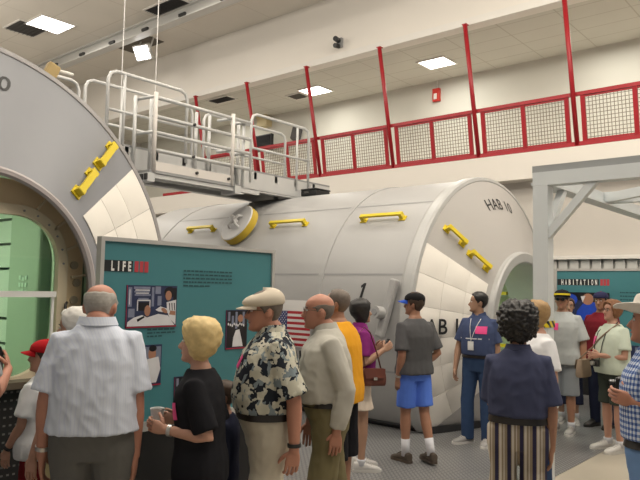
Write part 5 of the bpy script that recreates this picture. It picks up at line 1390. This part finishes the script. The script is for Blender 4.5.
def handbag(P, at_, w_, h, dp, mt, label, strap_pts, ang=0.0):
    c = Wp(P, at_); M = Matrix.Rotation(P['az'] + ang, 3, 'Z')
    t = thing('handbag', label, 'handbag', (c.x, c.y, c.z - h / 2))
    rows = []
    for k in range(9):
        u = k / 8; z = -h/2 + h * u; ww_ = w_/2 * (.86 + .20 * math.sin(PI * min(1, u * .8 + .1)) - .12 * u); dd_ = dp/2 * (1.0 - .45 * u) * (0.75 if k == 0 else 1)
        rows.append([c + M @ p for p in ell_ring(V((0, 0, z)), dd_, ww_, Matrix.Identity(3), 24, 4.5)])
    MB().loft(rows).build('bag_body', mt, t, 'auto')
    fl = []
    for k in range(5):
        u = k / 4; fl.append([c + M @ V((dp/2 * (.60 + .45 * u * .9) + .006, (j / 6 - .5) * w_ * .86 * (1 - .15 * u ** 2), h/2 - h * .55 * u)) for j in range(7)])
    mb = MB()
    for A, B in zip(fl, fl[1:]): strip(mb, A, B)
    mb.build('bag_flap', mt, t, True)
    MB().obox(c + M @ V((dp/2 * 1.06 + .008, 0, h/2 - h * .56)), M @ V((1, 0, 0)), M @ V((0, 1, 0)), (0, 0, 1), .006, .016, .013).build('bag_clasp', STEEL, t)
    MB().tube([Wp(P, p) for p in strap_pts], .009, 8, ry=[.004] * len(strap_pts)).build('bag_strap', mt, t, True)
s_ = P['s']
handbag(P, (.235, .07, .98 * s_), .24, .16, .10, LEATHER, 'brown leather handbag hanging at the hip of the woman in purple', [(.235, .14, 1.06*s_), (.215, .11, 1.20*s_), (.165, .05, 1.42*s_), (.14, .0, 1.475*s_), (.165, -.06, 1.41*s_), (.215, -.03, 1.20*s_), (.235, -.01, 1.06*s_)])
# man in grey T-shirt and blue shorts
P = person('man in charcoal T-shirt, bright blue shorts and black cap with blue brim', 415, 6.95, 36, 1.715, 'tan', wide=1.03, head=(36, 2), L=dict(u=(.13, -.20, -1), f=(-.05, .35, -1), curl=.7), R=dict(u=(.28, -.25, -1), f=(-.55, .45, -.55), h=(-.5, .5, -.6), curl=.6), legL=dict(u=(.02, .03, -1), l=(0, -.02, -1)), legR=dict(u=(.02, -.12, -1), l=(.0, -.32, -1)))
legwear(P, BLUE_SH, 'shorts', to=.42, kn=.080, flare=.008); shirt(P, CHAR, hem=.90, sleeve=.85, ease=.028, eb=.006, flare=.014, sw=1.1); shoes(P, SBROWN, SBROWN, SOCK, .15)
hair(P, H_BROWN, curve_line((0, .84), (58, .70), (84, .40), (96, .5), (120, .25), (180, .06)), .016, lump=.004); cp = cap(P, BLKCAP, BLUEB, brim=.085); watch(P, 'L', STEEL, .025)
MB().add([P['HT'](p) for p in (head_pt(R_(60), .76, .028), head_pt(R_(84), .76, .028), head_pt(R_(80), .90, .026), head_pt(R_(64), .90, .026))], [(0, 1, 2, 3)]).build('cap_emblem', mat('emblem_orange', (0.5, 0.12, 0.05)), cp)
# man in slate blue polo
P = person('dark-haired man in a slate blue polo shirt and jeans with a white name tag', 479, 7.75, 158, 1.735, 'olive', fat=.022, wide=1.0, head=(-62, 2), R=dict(u=(.28, .10, -1), f=(.04, .30, -1), curl=.5), L=dict(u=(.14, -.1, -1), f=(0, .15, -1)), legR=dict(u=(.10, .05, -1), l=(.02, -.06, -1), yaw=30), legL=dict(u=(.02, .0, -1), l=(0, -.05, -1)))
legwear(P, JEANS, waist=1.03, hipr=.104, kn=.078, an=.072); shirt(P, POLO, hem=1.025, sleeve=.78, ease=.024, eb=.008, flare=.0, sw=1.1); shoes(P, SGREY, SOLE)
collar(P, POLO); girdle(P, P['legs_bvh'], 1.01, .035, .010, 'belt', BROWN_BELT); hair(P, H_BLACK, SHORT, .016, lump=.003); on_front(P, -.085, 1.315, .125, .085, PINK, 'badge')
on_front(P, .025, 1.135, .07, .10, TAGW, 'name_tag', off=.012); on_front(P, 0.0, 1.215, .34, .012, TAGW, 'chest_stripe', off=.003)
mb = MB(); bv = P['shirt_bvh']
for sg in (-1, 1):
    pts = []
    for k in range(9):
        u = k / 8; x, z = .06 * sg * (1 - u) + .025 * u, 1.44 - .25 * u; o_ = P['T']((x, .6, z)); hit = bv.ray_cast(o_, V((0, -1, 0)))[0]
        if hit is not None: pts.append(hit + V((0, .006, 0)))
    if len(pts) > 2: mb.tube(pts, .0035, 6)
mb.build('lanyard', TAGW, P['body'], True)
# person with curly dark hair in striped trousers
P = person('person with curly dark hair seen from behind in dusk blue shirt and striped trousers', 518, 4.2, 0, 1.65, 'tan', fat=.02, wide=.95, head=(-4, 4), R=dict(u=(.17, -.02, -1), f=(.0, .10, -1), curl=.5), L=dict(u=(.05, .30, -1), f=(-1, .22, .02), h=(-1, -.40, .0), n=(.1, -1, 0), curl=.75), vox=.009)
legwear(P, STRIPE, waist=1.05, hipr=.116, kn=.10, an=.09, ease=.016, wr=.004); shirt(P, NAVYT, hem=1.045, sleeve=.92, ease=.026, eb=.008, flare=.0, wr=.006, sw=1.15); shoes(P, SBROWN, SOLE)
collar(P, NAVYT, h=.028); girdle(P, P['legs_bvh'], 1.025, .042, .012, 'belt', BROWN_BELT)
hair(P, H_BLACK, curve_line((0, .84), (40, .78), (62, .48), (80, .22), (110, .06), (180, -.04)), .050, n=90, K=48, lump=.022, freq=48)
# blonde in white
P = person('blonde visitor in a white T-shirt behind the hazard-taped post', 537, 5.55, 118, 1.67, 'fair', wide=1.0, head=(0, 0), L=dict(u=(.2, -.05, -1), f=(0, .2, -1)))
legwear(P, JEANS); shirt(P, WHITE_T, hem=.86, sleeve=.75, ease=.026, sw=1.15); shoes(P, SWHITE, SOLE); hair(P, H_DBL, curve_line((0, .84), (40, .78), (60, .45), (80, .15), (110, .02), (180, -.05)), .024, lump=.006); on_front(P, .07, 1.28, .10, .08, PINK, 'badge')
# man in light grey T-shirt and banded cap
P = person('man in light grey T-shirt, sunglasses and black cap with a yellow band', 562, 8.5, 158, 1.78, 'tan', wide=1.06, fat=.015, head=(10, 2), R=dict(u=(.15, 0, -1), f=(0, .2, -1)), L=dict(u=(.26, -.05, -1), f=(.04, .15, -1)))
legwear(P, GREYSH, 'shorts', to=.54, kn=.080, flare=.010); shirt(P, LGREY, hem=.84, sleeve=.9, ease=.034, eb=.012, flare=.02, sw=1.25); shoes(P, SGREY, SOLE, SOCK, .06); hair(P, H_BROWN, SHORT, .008); cp = cap(P, BLKCAP, brim=.06, off=.018)
HT = P['HT']; MB().loft([[HT(head_pt(2*PI*i/36, t, o_)) for i in range(36)] for t, o_ in ((.72, .020), (.72, .026), (.79, .028), (.79, .020))], caps=False).build('cap_band', YBAND, cp, 'auto')
glasses(P, DSTRAP, LENSD); on_front(P, .045, 1.30, .13, .085, PINK, 'badge')
# face behind him
P = person('dark-haired visitor peering from behind the man in light grey', 568, 9.15, 172, 1.68, 'olive', wide=.98, head=(14, 0), legL=dict(u=(.02, .14, -1), l=(0, -.1, -1)))
legwear(P, NAVY, to=.78, kn=.085, flare=.012); shirt(P, cloth('slate_shirt', (0.10, 0.11, 0.13)), hem=.86); shoes(P, SGREY, SOLE, SOCK, .06); hair(P, H_BROWN, SHORT, .014)
# man in maroon
P = person('man in a maroon shirt and dark cap standing before the far teal board', 601, 8.9, 150, 1.77, 'tan', wide=1.03, head=(10, 0), R=dict(u=(.22, .02, -1), f=(0, .25, -1)))
legwear(P, NAVY); shirt(P, MAROON, hem=.86, sleeve=.85, ease=.03, sw=1.2); shoes(P, SBLACK, SBLACK); hair(P, H_BLACK, SHORT, .012); cap(P, cloth('navy_red_cap', (0.03, 0.03, 0.08)), REDCAP, back=True, brim=.05)
# woman in mint with bag and camera
P = person('auburn-haired woman with glasses in pale mint top and dark shorts', 612, 7.6, 128, 1.67, 'fair', fat=.035, wide=1.04, head=(-2, 6), R=dict(u=(.24, .05, -1), f=(-.50, .80, .0), h=(-.6, .7, 0), n=(-.5, -.5, -.2), curl=.7), L=dict(u=(.18, .1, -1), f=(-.55, .75, .05), h=(-.6, .7, 0), curl=.7))
legwear(P, OLIVE, 'shorts', to=.44, kn=.082, hipr=.110, flare=.004); shirt(P, MINT, hem=.90, sleeve=.72, ease=.026, eb=.016, flare=.014, sw=1.15); shoes(P, SWHITE, SOLE, SOCK, .05, 1.1)
hair(P, H_RED, curve_line((0, .84), (40, .78), (60, .50), (80, .24), (110, .10), (180, .04)), .026, lump=.006); glasses(P, WIREF); on_front(P, .10, 1.28, .08, .09, PINK, 'badge')
s_ = P['s']
def chest(P, x, z, gap=.012):
    h_ = P['shirt_bvh'].ray_cast(P['T']((x, .7, z)), V((0, -1, 0)))[0]
    return (h_ if h_ is not None else P['T']((x, .15, z))) + V((0, gap, 0))
handbag(P, (.25, .20, .93 * s_), .26, .20, .11, TAUPE, 'taupe canvas bag at the hip of the auburn-haired woman', [(.25, .27, 1.02*s_), (.20, .25, 1.08*s_)] + [tuple(chest(P, x, z)) for x, z in ((.10, 1.20), (.02, 1.28), (-.07, 1.37))] + [(-.11, .02, 1.478*s_), (-.09, -.10, 1.42*s_), (.08, -.17, 1.22*s_), (.22, -.10, 1.10*s_), (.27, .06, 1.06*s_), (.26, .13, 1.02*s_)], ang=.5)
cp_ = chest(P, .0, 1.02, .045); c = Wp(P, cp_); fw_ = Wd(P, (0, 1, 0)); rt_ = Wd(P, (1, 0, 0))
t = thing('compact_camera', 'small camera hanging on a neck strap over the pale mint top', 'camera', tuple(c))
MB().obox(c, rt_, fw_, (0, 0, 1), .055, .022, .036).build('camera_body', black, t, bevel=.006); MB().cyl(c + fw_*.02, c + fw_*.05, .024, 18).build('camera_lens', STEEL, t, 'auto')
MB().tube([Wp(P, p) for p in [tuple(cp_ + V((.05, -.01, .03)))] + [tuple(chest(P, x, z)) for x, z in ((.055, 1.12), (.065, 1.25), (.072, 1.38))] + [(.068, -.02, 1.50*s_), (0, -.075, 1.515*s_), (-.068, -.02, 1.50*s_)] + [tuple(chest(P, -x, z)) for x, z in ((.072, 1.38), (.065, 1.25), (.055, 1.12))] + [tuple(cp_ + V((-.05, -.01, .03)))]], .005, 6).build('neck_strap', DSTRAP, t, True)
# man with the cowboy hat
P = person('man in a white cowboy hat and blue checked shirt at the right edge', 651, 3.5, 84, 1.72, 'ruddy', fat=.005, wide=1.06, head=(0, 6), L=dict(u=(.18, -.78, -1), f=(-.16, 1, .30), h=(-.10, 1, .15), n=(-.9, 0, .2), curl=.55), R=dict(u=(.18, -.76, -1), f=(-.20, 1, .34), h=(-.2, 1, .25), n=(-.9, 0, .1), curl=.5), vox=.009)
legwear(P, LJEANS, hipr=.104, kn=.08, an=.072, waist=1.03); shirt(P, CHECK, hem=1.03, sleeve=.95, ease=.026, eb=.008, flare=.0, sw=1.2); shoes(P, SBROWN, SBROWN); collar(P, CHECK); girdle(P, P['legs_bvh'], 1.01, .04, .010, 'belt', BROWN_BELT); hair(P, H_GB, SHORT, .012)
HT = P['HT']; rows = []
for r_, zf in ((.00, 0), (.35, .0), (.7, .0), (1.0, .0)):
    rows.append([HT(head_pt(2*PI*i/44, .70, .010 + .095 * r_) + V((0, .0, .022 * r_ ** 2 * (abs(math.sin(2*PI*i/44)) * 2.2 - 1.0) - .004))) for i in range(44)])
low = [[p + V((0, 0, -.005)) for p in r] for r in rows]; mb = MB(); mb.loft(low[:1] + low + rows[::-1], caps=False)
ht = mb.build('cowboy_hat', STRAW, P['body'], True)
rows = []
for u in (0, .25, .5, .75, .92, 1.0):
    rows.append([HT(V((0, 0, 0)) + V((head_pt(2*PI*i/44, .70, .011).x * (1 - .22 * u ** 2), head_pt(2*PI*i/44, .70, .011).y * (1 - .16 * u ** 2), .158 + .115 * u - .022 * u ** 4 * (1 - abs(math.sin(2*PI*i/44)))))) for i in range(44)])
top_c = [HT(V((head_pt(2*PI*i/44, .70, .0).x * .45, head_pt(2*PI*i/44, .70, .0).y * .6, .250))) for i in range(44)]
MB().loft(rows + [top_c]).build('hat_crown', STRAW, ht, True)
MB().loft([[HT(head_pt(2*PI*i/44, .70, o_) + V((0, 0, z))) for i in range(44)] for o_, z in ((.010, .0), (.015, .0), (.014, .026), (.009, .026))], caps=False).build('hat_band', TAUPE, ht, 'auto')
a = P['arms']['L']; a2 = P['arms']['R']; cpos = Wp(P, (a['wr'] + a2['wr']) / 2 + (a['h'] + a2['h']) * .035 + V((0, .0, .035))); fw_ = Wd(P, (0, 1, 0)); rt_ = Wd(P, (1, 0, 0))
t = thing('video_camera', 'black camera with pale ring gripped by the man in the cowboy hat', 'camera', tuple(cpos))
MB().obox(cpos, rt_, fw_, (0, 0, 1), .035, .055, .045).build('camera_body', black, t, bevel=.012); MB().cyl(cpos - fw_*.05 + V((0, 0, .055)), cpos - fw_*.02 + V((0, 0, .055)), .034, 20).build('lens_ring', TAGW, t, 'auto'); MB().cyl(cpos + fw_*.05, cpos + fw_*.085, .03, 20).build('camera_lens', LENSD, t, 'auto')
a_ = P['arms']['L']; q = a_['wr'] + a_['h'] * .105 - a_['n'] * .0;
